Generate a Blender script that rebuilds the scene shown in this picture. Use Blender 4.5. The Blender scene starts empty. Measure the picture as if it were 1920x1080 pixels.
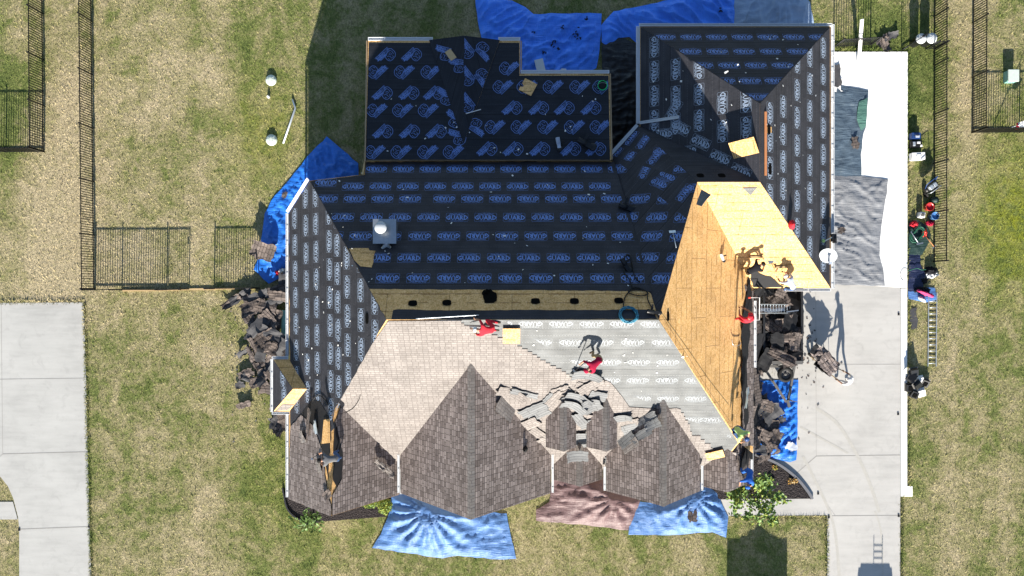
import bpy, bmesh, math, random
from mathutils import Vector, Matrix, noise
from mathutils.geometry import tessellate_polygon
R = math.radians
random.seed(7)
S = bpy.context.scene
COL = S.collection
# ------------------------------------------------------------------ camera, sky, sun, exposure
H = 39.0            # camera height above the lawn
F = 1482.0          # focal length in photo pixels (1920 wide)
cam = bpy.data.cameras.new('camera'); cam.sensor_width = 36.0; cam.lens = 36.0*F/1920.0
cam.clip_end = 3000; cam.clip_start = 0.5
camo = bpy.data.objects.new('camera', cam); COL.objects.link(camo); camo.location = (0, 0, H)
S.camera = camo
ELEV = 21.5
w = bpy.data.worlds.new('World'); S.world = w; w.use_nodes = True
wn = w.node_tree.nodes; wl = w.node_tree.links
sky = wn.new('ShaderNodeTexSky'); sky.sky_type = 'NISHITA'; sky.sun_disc = False
sky.sun_elevation = R(ELEV); sky.sun_rotation = R(180); sky.air_density = 1.0; sky.dust_density = 0.3; sky.ozone_density = 1.2
wl.new(sky.outputs[0], wn['Background'].inputs[0]); wn['Background'].inputs[1].default_value = 0.063
sl = bpy.data.lights.new('sun', 'SUN'); sl.energy = 4.3; sl.angle = R(0.5); sl.color = (1.0, 0.94, 0.83)
so = bpy.data.objects.new('sun', sl); COL.objects.link(so); so.rotation_euler = (R(90-ELEV), 0, R(-0.7)); so.location = (0, -60, 40)
S.view_settings.view_transform = 'Standard'; S.view_settings.look = 'None'
S.view_settings.exposure = 1.68; S.view_settings.gamma = 1.0
S.view_settings.use_curve_mapping = False

# ------------------------------------------------------------------ helpers
def G(px, py, z=0.0):
    """photo pixel -> world point at height z"""
    d = (H-z)/F
    return Vector(((px-960)*d, (540-py)*d, z))
class Pl:
    """roof plane z = a x + b y + c"""
    def __init__(s, a, b, c):
        s.a, s.b, s.c = a, b, c
        s.n = Vector((-a, -b, 1)).normalized()
        g = Vector((a, b, 0))
        s.up = Vector((a, b, a*a+b*b)).normalized() if g.length > 1e-6 else Vector((0, 1, 0))
        s.h = s.up.cross(s.n).normalized()
    def z(s, x, y): return s.a*x+s.b*y+s.c
    def p(s, x, y): return Vector((x, y, s.z(x, y)))
    def px(s, px, py):
        u = (px-960)/F; v = (540-py)/F
        d = (H-s.c)/(1+s.a*u+s.b*v)
        return Vector((u*d, v*d, H-d))
    def get(s, q):
        if len(q) == 3: return Vector(q)
        return s.px(*q)
def plane3(p, q, r):
    n = (q-p).cross(r-p)
    if n.z < 0: n = -n
    a, b = -n.x/n.z, -n.y/n.z
    return Pl(a, b, p.z-a*p.x-b*p.y)
def link(name, bm, mats, parent=None, smooth=False, local=False, centre=True):
    """one mesh object; built in world space unless local"""
    me = bpy.data.meshes.new(name)
    bm.normal_update()
    loc = Vector((0, 0, 0))
    if parent is None and centre and bm.verts:
        xs = [v.co.x for v in bm.verts]; ys = [v.co.y for v in bm.verts]
        loc = Vector(((min(xs)+max(xs))/2, (min(ys)+max(ys))/2, min(v.co.z for v in bm.verts)))
        for v in bm.verts: v.co -= loc
    bm.to_mesh(me); bm.free()
    for m in (mats if isinstance(mats, (list, tuple)) else [mats]): me.materials.append(m)
    if smooth:
        for p in me.polygons: p.use_smooth = True
    o = bpy.data.objects.new(name, me); COL.objects.link(o); o.location = loc
    if parent:
        o.parent = parent
        if parent.type == 'EMPTY' and not local:
            o.matrix_parent_inverse = Matrix.LocRotScale(parent.location, parent.rotation_euler, None).inverted()
    return o
def tag(o, label, cat, group=None):
    o['label'] = label; o['category'] = cat
    if group: o['group'] = group
    return o
def struct(o):
    o['kind'] = 'structure'; return o
def thing(name, label, cat, loc=(0, 0, 0), rot=None, group=None):
    o = bpy.data.objects.new(name, None); COL.objects.link(o); o.empty_display_size = .2
    o.location = loc
    if rot is not None: o.rotation_euler = rot
    return tag(o, label, cat, group)
def copy_thing(o, loc, rot, label):
    c = o.copy(); COL.objects.link(c); c.location = loc; c.rotation_euler = rot; c['label'] = label
    for ch in list(o.children):
        k = ch.copy(); COL.objects.link(k); k.parent = c
        for g in list(ch.children):
            d = g.copy(); COL.objects.link(d); d.parent = k
    return c
def box(bm, c, s, m=None, mi=0):
    """box centred at c with size s, optional matrix applied afterwards"""
    c = Vector(c); x, y, z = s[0]/2, s[1]/2, s[2]/2
    vs = []
    for dz in (-z, z):
        for dx, dy in ((-x, -y), (x, -y), (x, y), (-x, y)):
            v = c+Vector((dx, dy, dz))
            vs.append(bm.verts.new(m @ v if m else v))
    for f in ((3, 2, 1, 0), (4, 5, 6, 7), (0, 1, 5, 4), (1, 2, 6, 5), (2, 3, 7, 6), (3, 0, 4, 7)):
        bm.faces.new([vs[i] for i in f]).material_index = mi
def bar(bm, p, q, w_, h_, mi=0, up=Vector((0, 0, 1))):
    """rectangular bar from p to q"""
    p = Vector(p); q = Vector(q); d = (q-p)
    L = d.length; d.normalize()
    if abs(d.dot(up)) > .98: up = Vector((1, 0, 0))
    s = d.cross(up).normalized(); t = s.cross(d).normalized()
    vs = []
    for e in (p, q):
        for a, b in ((-1, -1), (1, -1), (1, 1), (-1, 1)):
            vs.append(bm.verts.new(e+s*a*w_/2+t*b*h_/2))
    for f in ((3, 2, 1, 0), (4, 5, 6, 7), (0, 1, 5, 4), (1, 2, 6, 5), (2, 3, 7, 6), (3, 0, 4, 7)):
        bm.faces.new([vs[i] for i in f]).material_index = mi
def tube(bm, pts, r, n=8, mi=0, caps=True):
    pts = [Vector(p) for p in pts]; rings = []
    for i, p in enumerate(pts):
        d = (pts[min(i+1, len(pts)-1)]-pts[max(i-1, 0)]).normalized()
        up = Vector((0, 0, 1)) if abs(d.z) < .95 else Vector((1, 0, 0))
        s = d.cross(up).normalized(); t = s.cross(d)
        rr = r[i] if isinstance(r, (list, tuple)) else r
        rings.append([bm.verts.new(p+(s*math.cos(k*2*math.pi/n)+t*math.sin(k*2*math.pi/n))*rr) for k in range(n)])
    for a, b in zip(rings, rings[1:]):
        for k in range(n):
            f = bm.faces.new((a[k], a[(k+1) % n], b[(k+1) % n], b[k])); f.material_index = mi; f.smooth = True
    if caps:
        bm.faces.new(rings[0][::-1]).material_index = mi; bm.faces.new(rings[-1]).material_index = mi
def lathe(bm, prof, n=20, m=None, mi=0):
    """prof: list of (radius, z)"""
    rings = []
    for r, z in prof:
        if r < 1e-5:
            v = Vector((0, 0, z)); rings.append([bm.verts.new(m @ v if m else v)]); continue
        ring = []
        for k in range(n):
            v = Vector((r*math.cos(2*math.pi*k/n), r*math.sin(2*math.pi*k/n), z))
            ring.append(bm.verts.new(m @ v if m else v))
        rings.append(ring)
    for a, b in zip(rings, rings[1:]):
        for k in range(n):
            if len(a) == 1 and len(b) == 1: continue
            if len(a) == 1: f = bm.faces.new((a[0], b[(k+1) % n], b[k]))
            elif len(b) == 1: f = bm.faces.new((a[k], a[(k+1) % n], b[0]))
            else: f = bm.faces.new((a[k], a[(k+1) % n], b[(k+1) % n], b[k]))
            f.material_index = mi; f.smooth = True
def ngon(bm, pts, mi=0):
    """possibly concave polygon as triangles, facing up"""
    vs = [bm.verts.new(p) for p in pts]; out = []
    for t in tessellate_polygon([[Vector(p) for p in pts]]):
        f = bm.faces.new([vs[i] for i in t]); f.material_index = mi
        f.normal_update()
        if f.normal.z < 0: f.normal_flip()
        out.append(f)
    return vs, out
def slab(bm, pts, th, mi=0, side=None, dirn=Vector((0, 0, -1))):
    """polygon with a skirt of thickness th"""
    vs, fs = ngon(bm, pts, mi)
    lo = [bm.verts.new(Vector(p)+dirn*th) for p in pts]
    n = len(vs)
    for i in range(n):
        f = bm.faces.new((vs[i], vs[(i+1) % n], lo[(i+1) % n], lo[i])); f.material_index = mi if side is None else side
    for t in tessellate_polygon([[Vector(p) for p in pts]]):
        f = bm.faces.new([lo[i] for i in t]); f.material_index = mi if side is None else side
        f.normal_update()
        if f.normal.z > 0: f.normal_flip()
    return fs
def set_uv(bm, pl, off=(0, 0), fs=None):
    L = bm.loops.layers.uv.verify()
    for f in (fs or bm.faces):
        for l in f.loops:
            p = l.vert.co
            l[L].uv = (p.dot(pl.h)+off[0], p.dot(pl.up)+off[1])
def inside(x, y, poly):
    c = False; n = len(poly); j = n-1
    for i in range(n):
        xi, yi = poly[i][0], poly[i][1]; xj, yj = poly[j][0], poly[j][1]
        if (yi > y) != (yj > y) and x < (xj-xi)*(y-yi)/(yj-yi)+xi: c = not c
        j = i
    return c
def edgedist(x, y, poly):
    best = 1e9; n = len(poly)
    for i in range(n):
        ax, ay = poly[i][0], poly[i][1]; bx, by = poly[(i+1) % n][0], poly[(i+1) % n][1]
        dx, dy = bx-ax, by-ay; L = dx*dx+dy*dy+1e-12
        t = max(0, min(1, ((x-ax)*dx+(y-ay)*dy)/L))
        best = min(best, math.hypot(x-ax-t*dx, y-ay-t*dy))
    return best
def ragged(pts, amp, seg=.25, seed=0):
    """subdivide and jitter an outline (plan), keeps z as interpolated"""
    rn = random.Random(seed); out = []
    n = len(pts)
    for i in range(n):
        a, b = pts[i], pts[(i+1) % n]; k = max(1, int((b-a).length/seg))
        for j in range(k):
            p = a.lerp(b, j/k)
            out.append(p+Vector((rn.uniform(-amp, amp), rn.uniform(-amp, amp), 0)) if j else p)
    return out

# ------------------------------------------------------------------ materials
class NT:
    def __init__(s, name):
        s.m = bpy.data.materials.new(name); s.m.use_nodes = True
        s.t = s.m.node_tree; s.b = s.t.nodes['Principled BSDF']
    def n(s, typ, **kw):
        nd = s.t.nodes.new(typ)
        for k, v in kw.items():
            if k == 'i':
                for kk, vv in v.items():
                    if hasattr(vv, 'is_linked') and hasattr(vv, 'node'): s.t.links.new(vv, nd.inputs[kk])
                    else: nd.inputs[kk].default_value = vv
            else: setattr(nd, k, v)
        return nd
    def l(s, a, b): s.t.links.new(a, b)
    def coord(s, kind='Object'): return s.n('ShaderNodeTexCoord').outputs[kind]
    def pos(s): return s.n('ShaderNodeNewGeometry').outputs['Position']
    def map(s, v, scale=(1, 1, 1), rot=(0, 0, 0), loc=(0, 0, 0)):
        return s.n('ShaderNodeMapping', i={'Vector': v, 'Scale': scale, 'Rotation': rot, 'Location': loc}).outputs[0]
    def noise(s, v, scale, detail=4, rough=.55, dist=0):
        return s.n('ShaderNodeTexNoise', i={'Vector': v, 'Scale': scale, 'Detail': detail, 'Roughness': rough, 'Distortion': dist}).outputs['Fac']
    def ramp(s, f, stops, interp='LINEAR'):
        r = s.n('ShaderNodeValToRGB', i={'Fac': f}); e = r.color_ramp.elements; r.color_ramp.interpolation = interp
        while len(e) < len(stops): e.new(.5)
        for k, (p, c) in enumerate(stops):
            e[k].position = p; e[k].color = (c, c, c, 1) if isinstance(c, (int, float)) else (*c, 1)
        return r.outputs['Color']
    def mix(s, f, a, b, mode='MIX'):
        nd = s.n('ShaderNodeMix', data_type='RGBA', blend_type=mode)
        for i_, v in ((0, f), (6, a), (7, b)):
            if hasattr(v, 'node'): s.l(v, nd.inputs[i_])
            elif isinstance(v, (int, float)): nd.inputs[i_].default_value = v if i_ == 0 else (v, v, v, 1)
            else: nd.inputs[i_].default_value = (*v, 1)
        return nd.outputs[2]
    def math(s, op, a, b=0.0, c=0.0):
        nd = s.n('ShaderNodeMath', operation=op)
        for i_, v in enumerate((a, b, c)):
            if hasattr(v, 'node'): s.l(v, nd.inputs[i_])
            else: nd.inputs[i_].default_value = v
        return nd.outputs[0]
    def bump(s, h, strength=.5, dist=.02):
        nd = s.n('ShaderNodeBump', i={'Height': h, 'Strength': strength, 'Distance': dist}); s.l(nd.outputs[0], s.b.inputs['Normal'])
    def done(s, col=None, rough=.8, metal=0, spec=.3):
        if col is not None:
            if hasattr(col, 'node'): s.l(col, s.b.inputs['Base Color'])
            else: s.b.inputs['Base Color'].default_value = (*col, 1)
        s.b.inputs['Roughness'].default_value = rough; s.b.inputs['Metallic'].default_value = metal
        s.b.inputs['Specular IOR Level'].default_value = spec
        return s.m
def plain(name, col, rough=.6, metal=0, spec=.3, var=.18, scale=9, bump=0.0):
    t = NT(name); c = t.coord()
    f = t.noise(c, scale, 5, .6)
    cc = t.mix(f, tuple(x*(1-var) for x in col), tuple(min(1, x*(1+var)) for x in col))
    if bump: t.bump(t.noise(c, scale*3, 4), bump, .01)
    return t.done(cc, rough, metal, spec)

def m_grass(blade=False):
    t = NT('grass_blades' if blade else 'lawn_grass'); p = t.pos()
    big = t.noise(p, .16, 3, .55, .6)
    mid = t.noise(p, .8, 5, .62, .8)
    clump = t.noise(p, 2.6, 5, .7, .6)
    warp = t.n('ShaderNodeTexNoise', i={'Vector': p, 'Scale': 2.2, 'Detail': 4})
    pw = t.n('ShaderNodeVectorMath', operation='MULTIPLY_ADD', i={0: warp.outputs['Color'], 1: (.42, .42, 0), 2: p}).outputs[0]
    fine = t.noise(p, 13, 5, .75, .8)
    str1 = t.noise(t.map(pw, (17, 6.5, 1), (0, 0, .9)), 1.0, 4, .7, .6)
    str2 = t.noise(t.map(pw, (6, 17, 1), (0, 0, .35)), 1.0, 4, .7, .6)
    band = t.noise(t.map(p, (.75, .05, 1)), 1.0, 2, .5, .1)      # mowing bands
    f = t.math('MULTIPLY', big, .30)
    f = t.math('MULTIPLY_ADD', mid, .40, f)
    f = t.math('MULTIPLY_ADD', band, .2, f)
    f = t.math('MULTIPLY_ADD', clump, .31, f)
    f = t.math('MULTIPLY_ADD', str2, .2, f)
    sx = t.n('ShaderNodeSeparateXYZ', i={0: p}); X, Y = sx.outputs[0], sx.outputs[1]
    def spot(cx, cy, rx, ry, amt):
        a = t.math('DIVIDE', t.math('SUBTRACT', X, cx), rx); b = t.math('DIVIDE', t.math('SUBTRACT', Y, cy), ry)
        d = t.math('ADD', t.math('MULTIPLY', a, a), t.math('MULTIPLY', b, b))
        return t.math('MULTIPLY', t.math('POWER', 2.718, t.math('MULTIPLY', d, -1.0)), amt)
    for s_ in ((-22.2, 6, 1.6, 9, .13), (-22, 1, 4, 3.5, .12), (-16.5, 9, 3, 6, .07), (-12.5, 11.5, 2.5, 3, -.05), (-24.6, 10, 1.2, 4, -.1), (22.5, -7, 1.4, 9, .07),
               (25, 3, 2.6, 5, -.10), (19.2, 12, 2, 5, -.05), (-11.5, 7, 2.0, 2.4, -.07), (-14.2, -5, 2.5, 8, .02), (17, 11.5, 4, 3, -.08), (22.7, 9, 1, 7, .08), (-11.3, -10.5, 3, 4, -.04), (20, -3, .9, 9, -.03)):
        f = t.math('ADD', f, spot(*s_))
    col = t.ramp(f, [(.53, (.070, .098, .026)), (.645, (.142, .162, .050)), (.72, (.248, .224, .108)), (.85, (.39, .322, .20))])
    lush = spot(25.0, 3.4, 2.4, 3.6, 1.0)
    lush = t.math('ADD', lush, spot(-12.2, 7.6, 1.8, 2.6, .6))
    lush = t.math('ADD', lush, spot(-10.6, -9.5, 3.0, 3.5, .25))
    col = t.mix(t.math('MULTIPLY', lush, t.ramp(clump, [(.35, 0.0), (.62, .95)])), col, (.20, .215, .018))
    st = t.math('MULTIPLY_ADD', str1, .55, t.math('MULTIPLY', fine, .45))
    st = t.ramp(st, [(.34, .36), (.5, .98), (.66, 1.68)])
    if blade:
        ri = t.n('ShaderNodeNewGeometry').outputs['Random Per Island']
        col = t.mix(1.0, col, t.ramp(ri, [(0, (.55, .62, .5)), (.5, (1.0, 1.03, .92)), (1, (1.45, 1.4, 1.3))]), 'MULTIPLY')
        return t.done(col, .9, 0, .15)
    col = t.mix(1.0, col, st, 'MULTIPLY')
    h = t.math('ADD', t.math('MULTIPLY', fine, .6), t.math('ADD', t.math('MULTIPLY', str1, .8), t.math('MULTIPLY', clump, .5)))
    t.bump(h, 1.0, .07)
    return t.done(col, .95, 0, .1)
def m_concrete(name, col, var=.12, stain=.5):
    t = NT(name); p = t.pos()
    a = t.noise(p, .35, 4, .6, .4); b = t.noise(t.map(p, (.5, 3, 1)), 1.2, 4, .6); c = t.noise(p, 30, 3, .6)
    f = t.math('MULTIPLY_ADD', a, .5, t.math('MULTIPLY', b, .35)); f = t.math('MULTIPLY_ADD', c, .15, f)
    cc = t.ramp(f, [(.36, tuple(x*(1-var*1.3) for x in col)), (.5, col), (.66, tuple(min(.9, x*(1+var)) for x in col))])
    sp = t.ramp(t.noise(p, 1.7, 6, .7, 1.0), [(.54, 0.0), (.76, stain)])
    cc = t.mix(t.math('MULTIPLY', sp, .42), cc, tuple(x*.6 for x in col))
    t.bump(c, .15, .004)
    return t.done(cc, .85, 0, .25)
def m_shingle(name, c1, c2, mort, w=.30, h=.145):
    t = NT(name); uv = t.coord('UV')
    wob = t.n('ShaderNodeTexNoise', i={'Vector': uv, 'Scale': 2.0, 'Detail': 2})
    uvw = t.n('ShaderNodeVectorMath', operation='MULTIPLY_ADD', i={0: wob.outputs['Color'], 1: (.02, .02, 0), 2: uv}).outputs[0]
    br = t.n('ShaderNodeTexBrick', offset=.37, offset_frequency=1, squash=.75, squash_frequency=3,
             i={'Vector': uvw, 'Color1': (*c1, 1), 'Color2': (*c2, 1), 'Mortar': (*mort, 1), 'Scale': 1.0,
                'Mortar Size': .011, 'Mortar Smooth': .35, 'Bias': .05, 'Brick Width': w, 'Row Height': h})
    g = t.noise(uv, 60, 3, .7); pat = t.noise(uv, .9, 4, .6)
    c = t.mix(1.0, br.outputs['Color'], t.ramp(g, [(.3, .8), (.7, 1.22)]), 'MULTIPLY')
    c = t.mix(1.0, c, t.ramp(pat, [(.35, .86), (.65, 1.12)]), 'MULTIPLY')
    t.bump(t.math('SUBTRACT', t.math('MULTIPLY', g, .25), br.outputs['Fac']), .7, .012)
    return t.done(c, .92, 0, .15)
def m_under(name, col, rough=.7):
    t = NT(name); uv = t.coord('UV')
    g = t.noise(uv, 40, 3, .7); p = t.noise(uv, 1.1, 5, .6, .5); st = t.noise(t.map(uv, (.6, 14, 1)), 1.0, 3, .6)
    c = t.mix(1.0, t.ramp(p, [(.3, tuple(x*.78 for x in col)), (.7, tuple(x*1.2 for x in col))]), t.ramp(g, [(.3, .82), (.7, 1.2)]), 'MULTIPLY')
    c = t.mix(1.0, c, t.ramp(st, [(.3, .85), (.7, 1.12)]), 'MULTIPLY')
    sx = t.n('ShaderNodeSeparateXYZ', i={0: uv})
    # dotted nailing lines printed along the roll
    fr = t.math('FRACT', t.math('DIVIDE', sx.outputs[1], .39))
    ln = t.math('LESS_THAN', t.math('ABSOLUTE', t.math('SUBTRACT', fr, .5)), .022)
    dt = t.math('GREATER_THAN', t.math('FRACT', t.math('MULTIPLY', sx.outputs[0], 9.0)), .45)
    c = t.mix(t.math('MULTIPLY', t.math('MULTIPLY', ln, dt), .35), c, tuple(min(1, x*3.2) for x in col))
    lap = t.math('LESS_THAN', t.math('FRACT', t.math('DIVIDE', t.math('ADD', sx.outputs[1], .2), 1.16)), .03)
    c = t.mix(t.math('MULTIPLY', lap, .6), c, tuple(x*.3 for x in col))
    sc_ = t.ramp(t.noise(t.map(uv, (1.2, 5, 1), (0, 0, .4)), 1.5, 6, .7, 1.0), [(.6, 0.0), (.75, .5)])
    c = t.mix(sc_, c, tuple(min(1, x*1.8) for x in col))
    t.bump(t.math('ADD', t.noise(uv, 3.5, 4, .55, .8), t.math('MULTIPLY', t.noise(t.map(uv, (.5, 5, 1)), 1.0, 4, .6, 1.0), .8)), .5, .04)
    return t.done(c, rough, 0, .12)
def m_osb():
    t = NT('osb_deck'); uv = t.coord('UV')
    fl = t.n('ShaderNodeTexVoronoi', i={'Vector': t.map(uv, (16, 34, 1), (0, 0, .3)), 'Scale': 1.0, 'Randomness': 1.0})
    fl2 = t.n('ShaderNodeTexVoronoi', i={'Vector': t.map(uv, (38, 17, 1), (0, 0, -.4)), 'Scale': 1.0, 'Randomness': 1.0})
    v = t.math('ADD', t.math('MULTIPLY', t.n('ShaderNodeSeparateColor', i={0: fl.outputs['Color']}).outputs[0], .5),
               t.math('MULTIPLY', t.n('ShaderNodeSeparateColor', i={0: fl2.outputs['Color']}).outputs[1], .5))
    c = t.ramp(v, [(.15, (.46, .265, .09)), (.5, (.65, .378, .150)), (.85, (.76, .49, .24))])
    c = t.mix(1.0, c, t.ramp(t.noise(uv, .8, 4, .6), [(.35, .84), (.65, 1.1)]), 'MULTIPLY')
    sx = t.n('ShaderNodeSeparateXYZ', i={0: uv}); U, V = sx.outputs[0], sx.outputs[1]
    wob = t.math('MULTIPLY', t.noise(uv, 3, 2), .03)
    def line(co, per, wd):
        return t.math('LESS_THAN', t.math('FRACT', t.math('DIVIDE', t.math('ADD', co, wob), per)), wd/per)
    # old shingle course lines, broken up, and sheet joints
    gap = t.math('GREATER_THAN', t.noise(t.map(uv, (1.4, 7, 1)), 1.0, 2), .49)
    c = t.mix(t.math('MULTIPLY', t.math('MULTIPLY', line(V, .41, .028), gap), .85), c, (.11, .05, .018))
    c = t.mix(t.math('MULTIPLY', line(V, 1.22, .022), .75), c, (.14, .07, .03))
    c = t.mix(t.math('MULTIPLY', line(t.math('ADD', U, t.math('MULTIPLY', t.math('FLOOR', t.math('DIVIDE', V, 1.22)), 1.22)), 2.44, .022), .75), c, (.14, .07, .03))
    return t.done(c, .8, 0, .2)
def m_tarp(name, col, rough=.42, fold=1.0):
    t = NT(name); p = t.coord()
    a = t.noise(t.map(p, (.5, 2.6, 1), (0, 0, .9)), 1.6, 5, .6, 1.6); b = t.noise(t.map(p, (3.2, .7, 1), (0, 0, .5)), 2.6, 5, .6, 1.6)
    c = t.ramp(t.noise(p, .8, 4, .6), [(.3, tuple(x*.85 for x in col)), (.7, tuple(min(1, x*1.15) for x in col))])
    t.bump(t.math('ADD', a, t.math('MULTIPLY', b, .6)), (.55 if 'grey' not in name else .4)*fold, .08)
    return t.done(c, rough, 0, .5)
def m_mulch():
    t = NT('mulch'); p = t.pos()
    v = t.n('ShaderNodeTexVoronoi', i={'Vector': p, 'Scale': 14.0}); n_ = t.noise(p, 22, 4, .7, 1.0)
    c = t.ramp(n_, [(.3, (.012, .010, .011)), (.55, (.045, .038, .038)), (.75, (.14, .12, .115))])
    t.bump(t.math('ADD', v.outputs['Distance'], n_), 1.0, .06)
    return t.done(c, .95, 0, .1)
def m_leaf(name, a, b):
    t = NT(name); o = t.n('ShaderNodeObjectInfo'); p = t.coord()
    c = t.mix(t.noise(p, 7, 3, .6), a, b)
    t.b.inputs['Subsurface Weight'].default_value = 0
    return t.done(c, .55, 0, .3)
M = dict(
    grass=m_grass(), blades=m_grass(True), drive=m_concrete('driveway_concrete', (.425, .408, .385), .12, .9), drive2=m_concrete('old_driveway_concrete', (.395, .385, .365), .13, .9),
    pad=m_concrete('new_white_concrete', (.84, .83, .81), .05, .15), joint=plain('control_joint', (.27, .255, .235)), tyre=plain('tyre_mark', (.40, .38, .345)),
    shingle=m_shingle('brown_shingle', (.30, .252, .236), (.145, .118, .109), (.045, .037, .035), .25, .14),
    shingleb=m_shingle('low_contrast_shingle', (.235, .212, .199), (.185, .165, .155), (.13, .114, .106), .23, .125),  # closer tab tones and paler joints than the brown shingle
    shingled=m_shingle('torn_dark_shingle', (.165, .135, .122), (.085, .070, .064), (.025, .021, .02)),
    shingleg=m_shingle('grey_shingle_back', (.175, .178, .182), (.150, .152, .156), (.085, .085, .088), 1.0, .14),
    under=m_under('underlayment_film', (.040, .040, .047)), underg=m_under('sun_painted_underlayment_film', (.130, .133, .135), .6),  # second film is a paler copy with the front slope's sunlight in its colour
    underb=m_under('black_underlayment_film', (.022, .024, .030)),
    ink=plain('printed_pale_ink', (.30, .36, .46), .5), inks=plain('sun_toned_ink', (.215, .23, .25), .5), inkd=plain('shade_painted_ink', (.12, .215, .51), .5), inkr=plain('printed_dim_ink', (.12, .20, .46), .5),  # same print: inkd has blue sky shade in its colour, inks full sun
    osb=m_osb(), felt=plain('black_felt', (.016, .016, .018), .75, 0, .2, .3, 5, .4), back=plain('shingle_back', (.055, .054, .058), .7, 0, .3, .25, 7, .3), backl=plain('dusty_shingle_back', (.155, .16, .165), .8, 0, .2, .2, 7, .3),
    gutter=plain('white_gutter', (.62, .63, .64), .35, 0, .5, .06), wall=plain('stone_wall', (.36, .31, .26), .9, 0, .2, .3, 5, .5), trim=plain('white_trim', (.7, .68, .63), .5),
    fascia=plain('bare_fascia', (.36, .25, .15), .8), black=plain('black_metal', (.010, .010, .011), .4, 0, .4), hole=plain('painted_dark_opening', (.004, .004, .004), .9, 0, .05),
    steel=plain('galvanised_steel', (.48, .5, .52), .32, .85, .5, .2, 6), whitep=plain('white_plastic', (.72, .72, .7), .4), dome=plain('lid_plastic', (.50, .56, .50), .5),
    blue=m_tarp('blue_tarp', (.018, .16, .62)), blueL=m_tarp('faded_blue_tarp', (.07, .17, .40), .55), blueN=m_tarp('deep_blue_tarp', (.05, .235, .95), .4, 1.3),
    blueG=m_tarp('blue_grey_tarp', (.27, .35, .48), .6, 1.0), maroon=m_tarp('maroon_tarp', (.145, .085, .086), .55), greyT=m_tarp('grey_tarp', (.215, .22, .235), .42, 1.2),
    slateT=m_tarp('slate_tarp', (.070, .10, .135), .42), greenT=m_tarp('green_tarp', (.07, .16, .13), .5), blackT=m_tarp('black_tarp', (.010, .010, .012), .4, 1.3), dgreenT=m_tarp('dark_green_tarp', (.008, .03, .026), .6),
    teal=plain('teal_board', (.26, .52, .46), .6), mulch=m_mulch(), edging=plain('black_edging', (.02, .02, .024), .6), edgeC=plain('stone_edging', (.15, .15, .165), .8),
    wood=plain('raw_lumber', (.45, .32, .17), .8, 0, .2, .25, 12), bark=plain('bark', (.10, .075, .055), .9, 0, .2, .3, 12),
    leaf=m_leaf('leaf', (.08, .16, .03), (.18, .27, .07)), leafD=m_leaf('dark_leaf', (.03, .075, .012), (.08, .14, .02)), leafY=m_leaf('yellow_leaf', (.16, .21, .02), (.26, .30, .05)),
    rubber=plain('rubber', (.012, .012, .012), .8), trailer=plain('black_trailer_paint', (.018, .018, .02), .45, 0, .4, .3, 4), dust=plain('dusty_metal', (.12, .115, .11), .6),
    red=plain('red_fabric', (.52, .03, .045), .85, 0, .1, .25, 14, .5), dred=plain('dark_red_fabric', (.30, .012, .04), .85, 0, .1, .3, 14, .5), greyF=plain('grey_fabric', (.13, .13, .135), .9, 0, .1, .2, 12, .5),
    whiteF=plain('white_fabric', (.68, .67, .66), .9, 0, .1, .12, 14, .5), paleF=plain('pale_blue_fabric', (.40, .44, .52), .9, 0, .1, .15, 14, .5), blackF=plain('black_fabric', (.014, .014, .017), .9, 0, .1, .3, 14, .5),
    blueF=plain('blue_fabric', (.03, .12, .45), .85, 0, .1, .2, 14, .5), jeans=plain('denim', (.055, .10, .21), .9, 0, .1, .3, 14, .5), lime=plain('lime_fabric', (.42, .60, .20), .85, 0, .1, .15, 14, .5), khaki=plain('khaki_fabric', (.34, .26, .14), .9, 0, .1, .2, 14, .5),
    skin=plain('skin', (.36, .19, .12), .6, 0, .3, .1), hair=plain('dark_hair', (.012, .01, .009), .8), boot=plain('boot', (.08, .055, .035), .8),
    green=plain('green_plastic', (.02, .66, .17), .4), redp=plain('red_plastic', (.62, .05, .035), .4), bluep=plain('blue_plastic', (.09, .25, .55), .45), navyT=m_tarp('dark_navy_tarp', (.008, .014, .05), .5), navy=plain('navy_plastic', (.02, .05, .16), .45),
    hose=plain('blue_hose', (.03, .17, .26), .5), cord=plain('black_cord', (.008, .008, .009), .6), ghose=plain('green_hose', (.02, .10, .06), .5), alu=plain('aluminium', (.50, .54, .58), .4, .6, .5, .1),
    dishm=plain('dish_grey', (.46, .48, .50), .5), copper=plain('copper_strip', (.42, .17, .07), .6), glass=plain('dark_glass', (.02, .025, .03), .1), pink=plain('pink_fabric', (.55, .06, .16), .9, 0, .1, .2, 14, .5), orange=plain('orange_leaf', (.40, .22, .05), .8),
    canopy=plain('canopy_fabric', (.05, .08, .2), .8), paint=plain('truck_paint', (.3, .32, .35), .3))
BM = bmesh.new
# ================================================================== SETTING
bm = BM()
for i in range(1):
    vs = [bm.verts.new(v) for v in ((-500, -500, 0), (500, -500, 0), (500, 500, 0), (-500, 500, 0))]; bm.faces.new(vs)
struct(link('lawn', bm, M['grass'], centre=False))
def ribbon(bm, pts, w_, z, mi):
    pts = [Vector((p[0], p[1], z)) for p in pts]
    prev = None
    for i, p in enumerate(pts):
        d = (pts[min(i+1, len(pts)-1)]-pts[max(i-1, 0)]).normalized(); s_ = Vector((-d.y, d.x, 0))*w_/2
        cur = (bm.verts.new(p-s_), bm.verts.new(p+s_))
        if prev: bm.faces.new((prev[0], cur[0], cur[1], prev[1])).material_index = mi; bm.faces.ensure_lookup_table(); 
        prev = cur
    for f in bm.faces:
        f.normal_update()
        if f.material_index == mi and f.normal.z < 0: f.normal_flip()
def gp(l, z=0.0): return [G(x, y, z) for x, y in l]
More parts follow.
